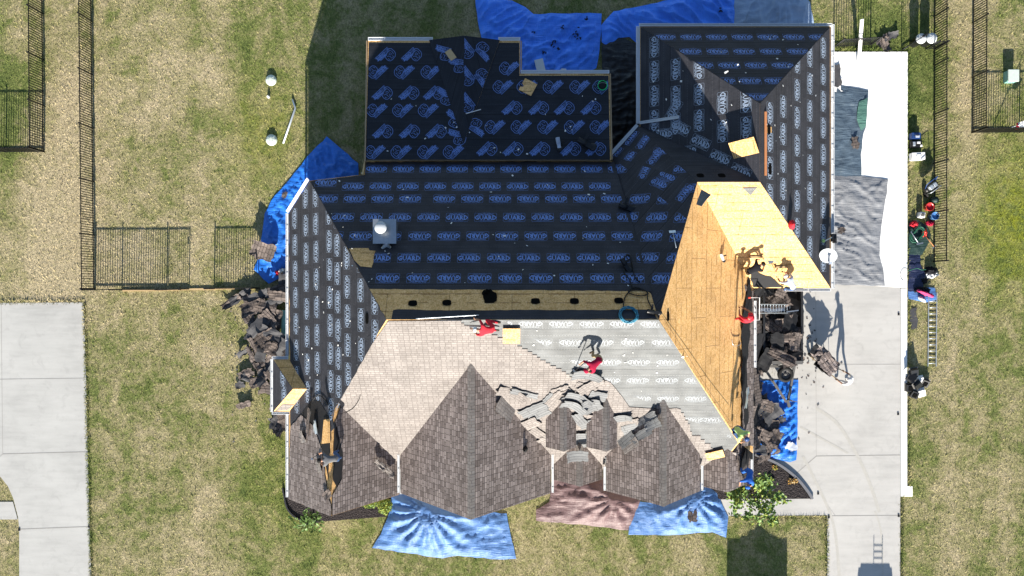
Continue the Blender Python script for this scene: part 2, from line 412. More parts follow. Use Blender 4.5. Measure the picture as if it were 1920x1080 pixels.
def curve(pts, n=8):
    """Catmull-Rom through points"""
    pts = [Vector((*p, 0)[:3]) for p in pts]; P = [pts[0]]+pts+[pts[-1]]; out = []
    for i in range(1, len(P)-2):
        for k in range(n):
            t = k/n; a, b, c, d = P[i-1], P[i], P[i+1], P[i+2]
            out.append(.5*((2*b)+(c-a)*t+(2*a-5*b+4*c-d)*t*t+(3*b-a-3*c+d)*t**3))
    out.append(pts[-1]); return out
# main driveway
bm = BM()
arc = [(v.x, v.y) for v in curve([(1415, 852), (1455, 868), (1490, 893), (1512, 918), (1523, 935)], 5)]
slab(bm, gp([(1330, 300), (1560, 520), (1688, 524), (1688, 1082), (1687, 1500), (1553, 1500), (1551, 966), (1270, 968), (1270, 937)]+arc[::-1]+[(1330, 852)], .034), .2)
for l, wd in (([(1530, 855), (1688, 853)], .03), ([(1492, 888), (1530, 855)], .03), ([(1551, 967), (1688, 966)], .03), ([(1530, 855), (1529, 545)], .014), ([(1560, 683), (1688, 683)], .018), ([(1540, 930), (1565, 966)], .012)):
    ribbon(bm, gp(l), wd, .038, 1)
for l, wd in (([(1530, 765), (1570, 795), (1605, 850), (1630, 905), (1648, 960)], .16), ([(1500, 800), (1545, 825), (1590, 850)], .1), ([(1505, 855), (1530, 905), (1555, 960), (1567, 1010), (1573, 1080)], .14), ([(1640, 958), (1652, 1000), (1655, 1080)], .09)):
    ribbon(bm, [(v.x, v.y) for v in curve([tuple(G(*q).xy) for q in l], 6)], wd, .0365+.0004*len(l)+.003*wd, 2)
for x, y in ((1554, 969), (1685, 967), (1534, 925), (1684, 776), (1685, 589)):
    box(bm, G(x, y, .05), (.09, .12, .03), mi=3)
struct(link('driveway', bm, [M['drive'], M['joint'], M['tyre'], M['black']], centre=False))
bm = BM()
slab(bm, gp([(1500, 97), (1702, 97), (1701, 540), (1560, 530), (1500, 530)], .05), .2)
slab(bm, gp([(1689, 541), (1701, 541), (1701, 912), (1711, 912), (1711, 931), (1689, 931)], .048), .2)
for l in ([(1565, 162), (1702, 161)], [(1600, 470), (1700, 470)]): ribbon(bm, gp(l), .012, .054, 1)
struct(link('concrete_pad', bm, [M['pad'], M['dust']], centre=False))
bm = BM()
slab(bm, gp([(-400, 570), (157, 567), (161, 700), (164, 850), (168, 990), (171, 1082), (174, 1300), (36, 1300), (36, 1082), (36, 990), (34, 970), (25, 935), (15, 912), (0, 893), (-30, 880), (-400, 875)], .034), .2)
slab(bm, gp([(-400, 941), (24, 941), (33, 974), (-400, 974)], .03), .2)
for l, wd in (([(0, 711), (160, 709)], .02), ([(6, 851), (164, 847)], .035), ([(36, 992), (169, 987)], .035), ([(3, 570), (6, 850)], .02), ([(6, 851), (-6, 862)], .02)):
    ribbon(bm, gp(l), wd, .038, 1)
box(bm, G(36, 993, .05), (.1, .12, .03), mi=2); box(bm, G(167, 987, .05), (.1, .12, .03), mi=2)
struct(link('neighbour_driveway', bm, [M['drive2'], M['joint'], M['black']], centre=False))
# planting beds
bm = BM()
slab(bm, gp([(1395, 860)]+[(x-3, y+2) for x, y in arc]+[(1520, 934), (1330, 936), (1330, 880)], .075), .2)
struct(link('mulch_bed', bm, M['mulch'], centre=False))
bm = BM()
arc2 = [(v.x, v.y) for v in curve([(533, 930), (540, 955), (560, 973), (590, 978), (640, 975)], 5)]
slab(bm, gp([(545, 880)]+arc2+[(735, 968), (760, 940), (760, 880)], .045), .2)
struct(link('mulch_bed', bm, M['mulch'], centre=False))
def edging(pts, w_, h_, m, label):
    bm = BM()
    for a, b in zip(pts, pts[1:]): bar(bm, G(*a, h_/2), G(*b, h_/2), w_, h_)
    return tag(link('bed_edging', bm, m), label, 'edging')
edging(arc, .12, .14, M['edgeC'], 'dark curved stone edging between the mulch bed and the driveway')
edging([(530, 915)]+arc2[:-4], .07, .13, M['edging'], 'black curved plastic edging round the small bed at the house corner')

# ================================================================== HOUSE
PS = Pl(0, .905, 9.815); PN = Pl(0, -.73, 7.828); PW = Pl(1.07, 0, 13.86); PE = Pl(-1.065, 0, 14.694)
GW = Pl(.83, 0, 3-.83*5.83); GE = Pl(-.83, 0, 3+.83*14.5); GN = Pl(0, -.83, 3+.83*11.9); GS = Pl(0, .83, 3.0)
WG = Pl(0, -.145, 4.0+.145*5.65)            # low slope wing at the back
RW = Vector((-4.81, -1.215, 8.715)); RE = Vector((5.62, -1.215, 8.715))
P1 = G(1147, 293, 3.35); P2 = G(1197, 238, 3.1); J = Vector((7.6, 4.34, 6.6)); K = Vector((10.165, 4.34, 6.6)); KN = Vector((10.165, 7.56, 6.6))
V_ = RE.lerp(J, .72)
PA = plane3(P1, RE, V_); PB = plane3(P1, V_, J); PC = Pl(0, -1.19, 3+1.19*7.35)
NWC = Vector((-8.84, 4.7, PN.z(0, 4.7))); WNC = Vector((-10.15, 3.4, 3.0))
house = thing('house', 'large house with a hipped roof half stripped to boards and black printed underlayment', 'house')
def roof(pl, pts, name='roof', mat=None, th=.22, label=None, mats=None):
    bm = BM(); fs = slab(bm, [pl.get(q) if pl and len(q) == 2 and not hasattr(q, 'x') else Vector(q) for q in pts], th, 0, 1)
    if pl: set_uv(bm, pl)
    o = link(name, bm, [mat or M['osb'], M['fascia']], house)
    if label: o['label'] = label
    return o
# structural decks (plywood boards)
roof(PN, [RW, RE, PN.p(4.45, 5.65), PN.p(-6.52, 5.65), PN.p(-6.52, 5.0), NWC])
hipSW = Vector((-7.6, (PW.z(-7.6, 0)-PS.c)/.905, PW.z(-7.6, 0)))
roof(PW, [RW, NWC, WNC, PW.p(-10.15, -9.6), PW.p(-7.6, -9.6), hipSW])
roof(PS, [RE, RW, hipSW, PS.p(-7.0, -8.4), PS.p(9.6, -8.4), PS.p(10.2, -6.92)])
hipSE = PE.p(10.98, -7.53)
roof(PE, [RE, PS.p(10.2, -6.92), hipSE, PE.p(10.98, 0), J, V_])
roof(PA, [P1, RE, V_]); roof(PB, [P1, V_, J]); roof(plane3(P1, J, P2), [P1, J, P2])
roof(PC, [J, K, Vector((5.85, 7.34, 3.02)), P2])
roof(GW, [K, KN, GW.p(5.83, 11.9), GW.p(5.83, 7.35)])
roof(GN, [KN, GN.p(14.5, 11.9), GN.p(5.83, 11.9)])
roof(GE, [KN, K, GE.p(14.5, 0), GE.p(14.5, 11.9)])
roof(GS, [K, J, GS.p(10.98, 0), GS.p(14.5, 0)])
wl_ = [WG.p(-6.52, 5.0), WG.p(-6.52, 11.2), WG.p(.37, 11.2), WG.p(.37, 9.65), WG.p(4.38, 9.65), WG.p(4.38, 5.65), WG.p(-6.5, 5.65)]
roof(WG, [WG.p(-6.52, 5.66), WG.p(-6.52, 11.2), WG.p(.37, 11.2), WG.p(.37, 9.65), WG.p(4.38, 9.65), WG.p(4.38, 5.66)], th=.16)
# cricket ridge on the back wing
cr0 = Vector((-2.15, 6.4, WG.z(0, 6.4)+.03)); cr1 = Vector((-2.15, 11.3, 3.62)); cl = Vector((-3.75, 11.22, 3.24)); crr = Vector((-.55, 11.22, 3.24))
PCL = plane3(cr0, cr1, cl); PCR = plane3(cr0, cr1, crr)

# ---- underlayment / shingle layers on a plane
def layer(name, pl, pts, mat, h=.012, th=.010, rag=0.0, seed=0, label=None, parent=None, off=(0, 0), seg=.25, side=None):
    P = [pl.get(q) if not hasattr(q, 'x') else Vector(q) for q in pts]
    if rag: P = ragged(P, rag, seg, seed); P = [pl.p(p.x, p.y) for p in P]
    P = [p+pl.n*h for p in P]
    bm = BM(); slab(bm, P, th, 0, 1 if side else None, -pl.n); set_uv(bm, pl, off)
    o = link(name, bm, [mat] + ([side] if side else []), parent or house)
    if label: o['label'] = label
    return o
# ---- printed lettering
def text_polys(s, size, x, y, offset=.0, sx=1.0):
    cu = bpy.data.curves.new('t', 'FONT'); cu.body = s; cu.size = size; cu.align_x = 'CENTER'; cu.align_y = 'CENTER'; cu.resolution_u = 1; cu.offset = offset
    ob = bpy.data.objects.new('t', cu); COL.objects.link(ob)
    me = bpy.data.meshes.new_from_object(ob.evaluated_get(bpy.context.evaluated_depsgraph_get()))
    vs = [(v.co.x*sx+x, v.co.y+y) for v in me.vertices]; fs = [tuple(p.vertices) for p in me.polygons]
    bpy.data.objects.remove(ob); bpy.data.curves.remove(cu); bpy.data.meshes.remove(me)
    return vs, fs
def strip2d(pts, w_, closed=False):
    vs, fs = [], []; n = len(pts)
    for i, p in enumerate(pts):
        a = pts[(i-1) % n] if closed or i else pts[0]; b = pts[(i+1) % n] if closed or i < n-1 else pts[-1]
        dx, dy = b[0]-a[0], b[1]-a[1]; L = math.hypot(dx, dy) or 1
        vs += [(p[0]-dy/L*w_/2, p[1]+dx/L*w_/2), (p[0]+dy/L*w_/2, p[1]-dx/L*w_/2)]
    for i in range(n if closed else n-1):
        j = (i+1) % n; fs.append((2*i, 2*i+1, 2*j+1, 2*j))
    return vs, fs
def merge(parts):
    V, Fc = [], []
    for v, f in parts:
        o = len(V); V += v; Fc += [tuple(i+o for i in t) for t in f]
    return V, Fc
def guard_logo():
    out = [(-.46, -.2), (-.44, -.235), (.44, -.235), (.46, -.2), (.46, .2), (.44, .235), (.2, .235), (.15, .25), (-.15, .25), (-.2, .235), (-.44, .235), (-.46, .2)]
    return merge([text_polys('SYNTHETIC', .145, 0, .15, .003, .88), text_polys('GUARD', .33, 0, -.03, .011, .83), text_polys('UNDERLAYMENT', .07, 0, -.19, .0, 1.05), strip2d(out, .008, True)])
def rhino_logo():
    """word box on a slant with a line drawn rhinoceros head beside it"""
    def rot(v, a): return [(x*math.cos(a)-y*math.sin(a), x*math.sin(a)+y*math.cos(a)) for x, y in v]
    a = R(45)
    bx = [(-.34, -.085), (.34, -.085), (.34, .085), (-.34, .085)]
    v1, f1 = strip2d(bx, .022, True)
    v2, f2 = text_polys('RHINO', .16, -.11, -.005, .008, .8)
    v3, f3 = text_polys('ROOF', .15, .2, -.005, .003, .62)
    v4 = [(-.33, -.075), (.04, -.075), (.04, -.06), (-.33, -.06)]; f4 = [(0, 1, 2, 3)]
    v5, f5 = text_polys('GRANITE', .08, -.08, -.13, .003, 1.1)
    P = [(rot(v, a), f) for v, f in ((v1, f1), (v2, f2), (v3, f3), (v4, f4), (v5, f5))]
    P = [([(x-.12, y+.02) for x, y in v], f) for v, f in P]
    head = [(.06, .22), (.12, .27), (.2, .26), (.27, .2), (.34, .13), (.37, .03), (.36, -.07), (.31, -.13), (.26, -.2), (.18, -.26), (.1, -.25), (.03, -.2), (-.02, -.13), (-.05, -.05), (.01, .0), (.04, .1)]
    P.append(strip2d([(x+.03, y) for x, y in head], .021, True))
    for l in ([(.08, .16), (.16, .19), (.24, .13), (.29, .04)], [(.1, .06), (.17, .08), (.22, .03), (.17, -.01), (.1, .02)], [(.03, -.08), (.1, -.05), (.17, -.08), (.22, -.15)], [(.25, -.03), (.29, -.08), (.25, -.13)], [(.08, -.15), (.12, -.2), (.17, -.19)]):
        P.append(strip2d([(x+.03, y) for x, y in l], .018))
    return merge(P)
LOGO = guard_logo(); RHINO = rhino_logo()
def prints(pl, items, clip, parent, mat, h=.017, logo=None, scale=1.0):
    """items: (px, py, degrees) photo positions; clip: convex plan polygon of 3D points"""
    V, Fc = logo or LOGO
    bm = BM(); C = sum((Vector(c) for c in clip), Vector())/len(clip)
    for px, py, deg in items:
        c = pl.px(px, py)
        a = Vector((math.cos(R(deg)), math.sin(R(deg)), 0)); s_ = Vector((a.x, a.y, pl.a*a.x+pl.b*a.y)).normalized(); t_ = pl.n.cross(s_)
        vs = [bm.verts.new(c+s_*x*scale+t_*y*scale+pl.n*h) for x, y in V]
        for f in Fc:
            try: bm.faces.new([vs[i] for i in f])
            except ValueError: pass
    n = len(clip)
    for i in range(n):
        p, q = Vector(clip[i]), Vector(clip[(i+1) % n])
        nn = (q-p).cross(Vector((0, 0, 1)))
        if nn.dot(C-p) > 0: nn = -nn
        nn = Vector((nn.x, nn.y, 0)).normalized()
        bmesh.ops.bisect_plane(bm, geom=bm.verts[:]+bm.edges[:]+bm.faces[:], dist=1e-5, plane_co=p-nn*.02, plane_no=nn, clear_outer=True)
    me = parent.data; k = len(me.materials); me.materials.append(mat)      # the print stays in its sheet's mesh
    for f in bm.faces:
        f.normal_update(); f.material_index = k
        if f.normal.z < 0: f.normal_flip()
    bm.from_mesh(me); bm.to_mesh(me); bm.free()
def row(py, x0, dx, n, flip): return [(x0+dx*i, py, 180 if flip else 0) for i in range(n)]
def col(px, y0, dy, n, up, lean=0): return [(px+lean*i, y0+dy*i, 90 if up else -90) for i in range(n)]

# north slope: underlayment from the back eave to the bare strip below the ridge
UN = layer('underlayment', PN, [RW.lerp(NWC, .2), (1262, 546), (1240, 585), RE.lerp(P1, .13)+Vector((.1, 0, 0)), PN.p(4.55, 5.62), PN.p(-6.5, 5.62), PN.p(-6.48, 4.98), RW.lerp(NWC, .995)], M['under'], rag=.012, seed=3, label='black printed underlayment on the shaded back slope')
nrows = row(317, 706, 50.4, 10, 1)+row(350, 662, 51.4, 10, 0)+row(343, 611, 51, 1, 1)+row(373, 613, 52, 4, 1)+row(373, 833, 52.4, 11, 1)+row(408, 643, 53.5, 13, 0)+row(443, 622, 54.6, 3, 1)+row(443, 787, 54.4, 12, 1)+row(484, 711, 56, 12, 0)+row(522, 727, 57.4, 12, 1)
prints(PN, nrows, [RW, RE, Vector((4.42, 5.6, 0)), Vector((-6.48, 5.6, 0)), NWC], UN, M['inkd'])
layer('underlayment', PN, [(734, 599), (737, 582), (745, 580), (800, 582), (1222, 581), (1232, 598)], M['under'], rag=.012, seed=5, label='narrow black underlayment cap along the main ridge')
layer('osb_patch', PN, [(655, 467), (691, 466), (693, 470), (704, 471), (697, 502), (676, 500), (664, 488)], M['osb'], h=.028, rag=.02, seed=8, label='torn hole showing bare board beside the west hip')
UA = layer('underlayment', PA, [P1, RE, V_], M['under'], rag=0); prints(PA, [q for q in nrows if q[0] > 1080], [P1, RE, V_], UA, M['inkd'])
UB = layer('underlayment', PB, [P1, V_, J], M['under'])
UB2 = layer('underlayment', plane3(P1, J, P2), [P1, J, P2], M['under'])
UC = layer('underlayment', PC, [J, K, Vector((5.85, 7.34, 3.02)), P2], M['under'])
PB2 = plane3(P1, J, P2); CPR = [(1243, 252, 0), (1242, 283, 0), (1287, 284, 180), (1281, 317, 0), (1333, 316, 0), (1314, 350, 0), (1276, 240, -37), (1314, 267, -35), (1350, 296, -35), (1389, 322, -35)]
prints(PB, [(1210, 320, 62), (1236, 344, -32), (1284, 362, 52), (1252, 330, -38), (1310, 352, 0)], [P1, V_, J], UB, M['inkd'], scale=.9)
prints(PB2, [(1178, 298, 52), (1207, 266, 55), (1183, 259, 52), (1153, 289, 45), (1229, 295, 50)]+CPR, [P1, J, P2], UB2, M['inkd'], scale=.9)
prints(PC, CPR, [J, K, Vector((5.85, 7.34, 3.02)), P2], UC, M['inkd'], scale=.95)
# west slope
UW = layer('underlayment', PW, [RW, NWC, WNC, (545, 800), (580, 795), (600, 830), (630, 800), (621, 780)], M['under'], rag=.02, seed=2, label='sunlit brown black underlayment on the west slope')
wc = []
for i, (x, y0, dy) in enumerate(((553, 410, 49.3), (573, 371, 52), (592, 368, 52), (617, 400, 52.5), (632, 407, 53), (650, 429, 54.5), (676, 489, 55.5), (703, 567, 55))):
    wc += col(x, y0, dy, 8, i % 2 == 0, .6)
prints(PW, [q for q in wc if q[1] < 795], [RW, NWC, WNC, PW.px(545, 800), PW.px(621, 790)], UW, M['ink'])
# south slope
US = layer('underlayment', PS, [RE, RW.lerp(RE, .2), PS.p(-2, -4), PS.p(4, -8.3), PS.p(9.6, -8.3), PS.p(10.13, -6.92)], M['underg'], label='grey sunlit underlayment on the front slope')
srows = row(607, 938, 57, 6, 1)+row(642, 1013, 57.7, 5, 1)+row(679, 1034, 54.5, 5, 1)+row(713, 1088, 54, 5, 1)+row(747, 1200, 52.5, 3, 1)+row(787, 1300, 36, 1, 1)+row(787, 1337, 50, 1, 1)+row(818, 1330, 52, 2, 1)
prints(PS, srows, [RE+Vector((-.05, -.05, 0)), PS.px(868, 602), PS.px(975, 650), PS.px(1140, 722), PS.px(1300, 820), PS.px(1380, 832)], US, M['inks'])
def stair(pts, step, seed):
    """ragged staircase edge of torn shingle courses"""
    rn = random.Random(seed); out = []
    for a, b in zip(pts, pts[1:]):
        n = max(1, int(abs(b[1]-a[1])/step)); 
        for i in range(n):
            x0 = a[0]+(b[0]-a[0])*i/n; x1 = a[0]+(b[0]-a[0])*(i+1)/n; y0 = a[1]+(b[1]-a[1])*i/n; y1 = a[1]+(b[1]-a[1])*(i+1)/n
            j = rn.uniform(-3, 3)
            out += [(x0+j, y0), (x0+j, y1)]
    return out
edge = [(728, 601), (866, 600)]+stair([(867, 601), (869, 609)], 4, 1)+[(900, 610)]+stair([(902, 611), (980, 648), (1076, 706)], 5.2, 2)+[(1120, 705), (1145, 716), (1166, 742), (1180, 762), (1240, 766), (1268, 764)]+stair([(1278, 766), (1300, 808), (1345, 838)], 7, 3)+[(1350, 845), (1385, 848)]
layer('shingle_field', PS, edge+[PS.p(9.7, -8.4), PS.p(-7.3, -8.4), PS.p(-7.66, -4.8)], M['shingleb'], h=.045, th=.035, label='old sunlit shingles still laid on the front slope', side=M['shingle'])
# garage wing
UGW = layer('underlayment', GW, [K, KN, GW.p(5.86, 11.87), GW.p(5.86, 7.35)], M['under'], label='underlayment on the west slope of the garage wing')
gwc = col(1227, 88, 46, 4, 0)+col(1267, 130, 51, 3, 0)+col(1311, 128, 49, 3, 1)+col(1355, 193, 53, 2, 1)+col(1399, 190, 50, 2, 0)+[(1264, 206, 60)]
prints(GW, gwc+CPR, [K, KN, Vector((5.86, 11.87, 0)), Vector((5.86, 7.35, 0))], UGW, M['ink'])
UGN = layer('underlayment', GN, [KN, GN.p(14.46, 11.86), GN.p(5.87, 11.86)], M['under'], label='shaded underlayment on the north hip of the garage wing')
prints(GN, row(70, 1247, 48.2, 7, 1)+row(97, 1245, 50, 7, 1)+row(123, 1317, 50, 4, 1)+row(152, 1358, 48, 3, 1)+row(182, 1413, 36, 2, 1), [KN, Vector((14.46, 11.86, 0)), Vector((5.87, 11.86, 0))], UGN, M['inkd'])
UGE = layer('underlayment', GE, [KN, K, GE.p(14.46, .05), GE.p(14.46, 11.86)], M['under'], label='sunlit underlayment on the east slope of the garage wing')
gec = []
for i, (x, y0, dy) in enumerate(((1443, 213, 51), (1468, 200, 51.5), (1494, 117, 52), (1518, 106, 51), (1543, 90, 50))): gec += col(x, y0, dy, 9, i % 2)
prints(GE, gec, [KN, K, Vector((14.46, .05, 0)), Vector((14.46, 11.86, 0))], UGE, M['ink'])
bm = BM(); bar(bm, K+Vector((.28, .3, -.16)), KN+Vector((.28, -.3, -.16)), .1, .05); link('copper_strip', bm, M['copper'], house)
# back wing, printed with the rhinoceros head underlayment
UWG = layer('underlayment', WG, [WG.p(-6.48, 5.67), WG.p(-6.48, 11.1), WG.p(.33, 11.1), WG.p(.33, 9.55), WG.p(4.34, 9.55), WG.p(4.34, 5.67)], M['underb'], label='black underlayment with rhinoceros head prints on the low back roof')
wr = []
for i, (py, l) in enumerate(((103, (723, 772)), (135, (708, 758, 808)), (175, (717, 767, 813)), (207, (707, 755, 803)), (247, (718, 768, 818)), (285, (703, 752, 802, 850)))):
    wr += [(x, py, 0 if i % 2 == 0 else 180) for x in l]
for i, (py, l) in enumerate(((163, (943, 988, 1037, 1087, 1130)), (203, (960, 1010, 1058, 1108)), (238, (928, 977, 1027, 1077, 1125)), (280, (913, 962, 1012, 1070, 1117)))):
    wr += [(x, py, 180 if i % 2 == 0 else 0) for x in l]
prints(WG, wr+[(955, 128, 180), (836, 180, -75), (852, 222, -80), (893, 240, 100), (858, 255, -60)], [Vector((-6.48, 5.67, 0)), Vector((-6.48, 11.1, 0)), Vector((4.34, 11.1, 0)), Vector((4.34, 5.67, 0))], UWG, M['inkr'], logo=RHINO, scale=1.12)
bm = BM(); slab(bm, [cr0, cr1, cl], .1, 0, 1); set_uv(bm, PCL); c1 = link('underlayment', bm, [M['underb'], M['wood']], house)
bm = BM(); slab(bm, [cr0, crr, cr1], .1, 0, 1); set_uv(bm, PCR); c2 = link('underlayment', bm, [M['underb'], M['wood']], house)
prints(PCL, [(833, 97, -65), (858, 120, -60)], [cr0, cr1, cl], c1, M['inkr'], logo=RHINO, scale=1.1)
prints(PCR, [(876, 92, -95), (905, 97, 90), (877, 143, -95), (877, 193, -95), (903, 147, 80)], [cr0, cr1, crr], c2, M['inkr'], logo=RHINO, scale=1.1)

# ---- front gables
def gable(xl, xr, zl, zr, xm, zm, yf, name='gable', label=None, wall=True, yb=None, inset=.3, caps=True):
    """front facing gable running back into the south slope"""
    g = BM(); pl = plane3(Vector((xl, 0, zl)), Vector((xl, -1, zl)), Vector((xm, 0, zm))); pr = plane3(Vector((xr, 0, zr)), Vector((xr, -1, zr)), Vector((xm, 0, zm)))
    def ys(z): return min((z-PS.c)/.905+.05, yb if yb else 99)
    a, b, c = Vector((xl, ys(zl), zl)), Vector((xm, ys(zm), zm)), Vector((xr, ys(zr), zr))
    f1 = slab(g, [a, b, Vector((xm, yf, zm)), Vector((xl, yf, zl))], .2, 0, 1); n1 = len(g.faces)
    L = g.loops.layers.uv.verify()
    set_uv(g, pl)
    g.faces.ensure_lookup_table(); old = set(g.faces)
    slab(g, [b, c, Vector((xr, yf, zr)), Vector((xm, yf, zm))], .2, 0, 1)
    set_uv(g, pr, (.17, .05), [f for f in g.faces if f not in old])
    o = link(name, g, [M['shingle'], M['trim']], house)
    if label: o['label'] = label
    if caps:
        g = BM(); k = int((b.y-yf)/.22); rn = random.Random(int(xm*10)+5)
        for i in range(k):
            y0 = yf+(b.y-yf)*i/k; y1 = y0+(b.y-yf)/k*1.12; w_ = .15; dz = .035+.012*(i % 2)
            sl_ = (zm-zl)/(xm-xl)*w_; sr_ = (zm-zr)/(xr-xm)*w_
            v = [g.verts.new(q) for q in ((xm-w_, y0, zm-sl_+dz), (xm, y0, zm+dz+.01), (xm+w_, y0, zm-sr_+dz), (xm-w_, y1, zm-sl_+dz-.01), (xm, y1, zm+dz), (xm+w_, y1, zm-sr_+dz-.01))]
            g.faces.new((v[0], v[1], v[4], v[3])); g.faces.new((v[1], v[2], v[5], v[4]))
        set_uv(g, Pl(0, 0, 0)); link('ridge_cap', g, M['shingleb'], o)
    if wall:
        g = BM(); yy = yf+inset; xi = .25
        zb = 0 if wall is True else wall
        pts = [(xl+xi, zb), (xr-xi, zb), (xr-xi, zr-.12), (xm, zm-.5), (xl+xi, zl-.12)]
        fr = [g.verts.new((x, yy, z)) for x, z in pts]; bk = [g.verts.new((x, a.y+.4, z)) for x, z in pts]
        g.faces.new(fr); g.faces.new(bk[::-1])
        for i in range(5): g.faces.new((fr[i], bk[i], bk[(i+1) % 5], fr[(i+1) % 5]))
        bmesh.ops.recalc_face_normals(g, faces=g.faces[:])
        link('gable_wall', g, M['wall'], o)
        if wall is True and xr-xl > 3:
            g = BM(); box(g, (xm, yy-.03, 1.5), (1.6, .08, 1.4), mi=0); wv = link('window', g, M['trim'], o)
            g = BM(); box(g, (xm-.38, yy-.05, 1.5), (.66, .08, 1.2)); box(g, (xm+.38, yy-.05, 1.5), (.66, .08, 1.2)); link('pane', g, M['glass'], wv)
    return o
gable(-5.08, 1.77, 3.0, 3.0, -1.66, 7.1, -9.35, label='largest front gable with weathered brown shingles')
gable(4.3, 8.57, 3.0, 3.0, 6.42, 5.55, -9.25, label='right front gable with brown shingles')
gable(1.87, 4.18, 2.45, 2.45, 3.02, 3.75, -8.85, label='small entry gable above the maroon tarp', wall=.0, inset=.4)
gable(1.47, 2.78, 4.75, 4.75, 2.18, 5.6, -6.9, 'dormer', 'left dormer', wall=3.2, inset=.15)
gable(3.24, 4.56, 4.75, 4.75, 3.99, 5.62, -6.9, 'dormer', 'right dormer', wall=3.2, inset=.15)
# south-west corner wing: west side continues the west slope
sww = layer('shingle_field', PW, [(546, 800), (566, 778), (590, 800), (604, 840), (613, 905), (616, 930), PW.p(-7.6, -9.1), PW.p(-7.6, -9.6), PW.p(-10.13, -9.6)], M['shingle'], h=.04, th=.03, rag=.03, seed=12, label='dark brown shingles at the south west corner', side=M['felt'])
PSW = plane3(Vector((-7.6, 0, 5.67)), Vector((-7.6, -1, 5.67)), Vector((-5.22, 0, 2.5)))
ys = lambda z: (z-PS.c)/.905+.05
roof(PSW, [Vector((-7.6, ys(5.67), 5.67)), Vector((-5.22, ys(2.5), 2.5)), PSW.p(-5.22, -9.55), PSW.p(-7.6, -9.6)])
layer('shingle_field', PSW, [(628, 790), PSW.p(-7.3, ys(PSW.z(-7.3, 0))-.03), PSW.p(-5.24, ys(2.5)), PSW.p(-5.24, -9.53), PSW.p(-7.6, -9.58), PSW.p(-7.6, -8.75), (640, 898), (642, 850)], M['shingle'], h=.04, th=.03, rag=.0, seed=13, label='brown shingles on the east side of the south west wing', side=M['felt'])
layer('torn_felt', PW, [(566, 776), (585, 750), (600, 752), (618, 782), (622, 800), (616, 900), (606, 850), (600, 815), (585, 800)], M['felt'], h=.022, rag=.03, seed=14)
layer('torn_felt', PSW, [(626, 788), (641, 806), (641, 850), (645, 900), (632, 915), (624, 900)], M['felt'], h=.02, rag=.02, seed=15)
layer('osb_patch', PW, [(608, 787), (619, 785), (620, 830), (604, 832)], M['osb'], h=.03)
layer('osb_patch', PSW, [(616, 858), (622, 858), (622, 905), (619, 908)], M['osb'], h=.03)
bm = BM()
for y0, y1, xx in ((-9.3, .0, 0),):
    v = [(-9.9, -9.3, 0), (-5.5, -9.3, 0), (-5.5, -9.3, 2.3), (-7.6, -9.3, 5.3), (-9.9, -9.3, 2.9)]
    a = [bm.verts.new(q) for q in v]; b = [bm.verts.new((x, -6.5, z)) for x, y, z in v]
    bm.faces.new(a); bm.faces.new(b[::-1])
    for i in range(5): bm.faces.new((a[i], b[i], b[(i+1) % 5], a[(i+1) % 5]))
bmesh.ops.recalc_face_normals(bm, faces=bm.faces[:]); link('wall', bm, M['wall'], house)
# west bump-out with its half stripped hip roof
bx0, by0, by1 = -10.86, -5.62, -3.26; ym = (by0+by1)/2; za = 4.22
A0 = Vector((bx0, by1, 3)); A1 = Vector((bx0, by0, 3)); Rf = Vector((bx0+1.22, ym, za)); Rb = Vector((-9.0, ym, za)); B0 = Vector((-10.12, by1, 3.02)); B1 = Vector((-10.12, by0, 3.02))
PBW, PBN, PBS = plane3(A0, A1, Rf), plane3(A0, Rf, Rb), plane3(A1, Rf, Rb)
roof(PBW, [A0, Rf, A1], 'bay_roof', th=.14); roof(PBN, [A0, B0, Rb, Rf], 'bay_roof', th=.14); roof(PBS, [A1, Rf, Rb, B1], 'bay_roof', th=.14)
ub = layer('underlayment', PBW, [A0, Rf, A1], M['under']); prints(PBW, [(531, 705, 90), (533, 745, 90)], [A0, Rf, A1], ub, M['ink'])
layer('torn_shingle', PBS, [(517, 770), (540, 768), (552, 758), (530, 757)], M['shingleb'], h=.03)
bm = BM(); box(bm, ((bx0+.25-9.6)/2, ym, 1.45), (abs(bx0+.25+9.6), by1-by0-.4, 2.9)); link('wall', bm, M['wall'], house)
# south-east corner
sx0 = Vector((9.75, -7.25, 3.25)); sx1 = Vector((9.75, -9.25, 3.25))
PQ = plane3(sx0, sx1, Vector((8.85, -9, 2.4))); PQE = plane3(sx0, sx1, Vector((11.0, -9, 2.45)))
roof(PQ, [sx0, sx1, Vector((8.85, -9.2, 2.4)), Vector((8.85, -8.2, 2.4))], mat=M['shingle'], th=.15, label='small brown shingled return at the south east corner')
roof(PQE, [Vector((9.75, -6.9, 3.25)), Vector((11.0, -6.9, 2.45)), Vector((11.0, -9.0, 2.45)), sx1], mat=M['shingle'], th=.15)
layer('shingle_field', PE, [(1392, 800), (1390, 700), (1392, 640), (1396, 590), (1400, 550), PE.p(10.96, -.1), PE.p(10.96, -7.2), PE.p(10.2, -7.0)], M['shingle'], h=.04, th=.03, rag=.05, seed=21, label='dark strip of old shingles left along the east eave', side=M['felt'])
layer('torn_felt', PE, [(1388, 620), (1397, 560), (1402, 500), (1408, 560), (1403, 640), (1399, 700), (1402, 790), (1394, 820), (1391, 740)], M['felt'], h=.05, rag=.06, seed=22)
layer('torn_felt', GS, [(1403, 500), (1424, 512), (1445, 518), (1470, 538), (1412, 538)], M['felt'], h=.02, rag=.05, seed=23)
# exposed board lines: small leftovers
layer('torn_shingle', PB, [(1316, 356), (1334, 366), (1316, 388), (1306, 384)], M['underg'], h=.04, rag=.02, seed=30)
layer('osb_patch', GS, [(1392, 352), (1420, 351), (1407, 366)], M['underg'], h=.02)
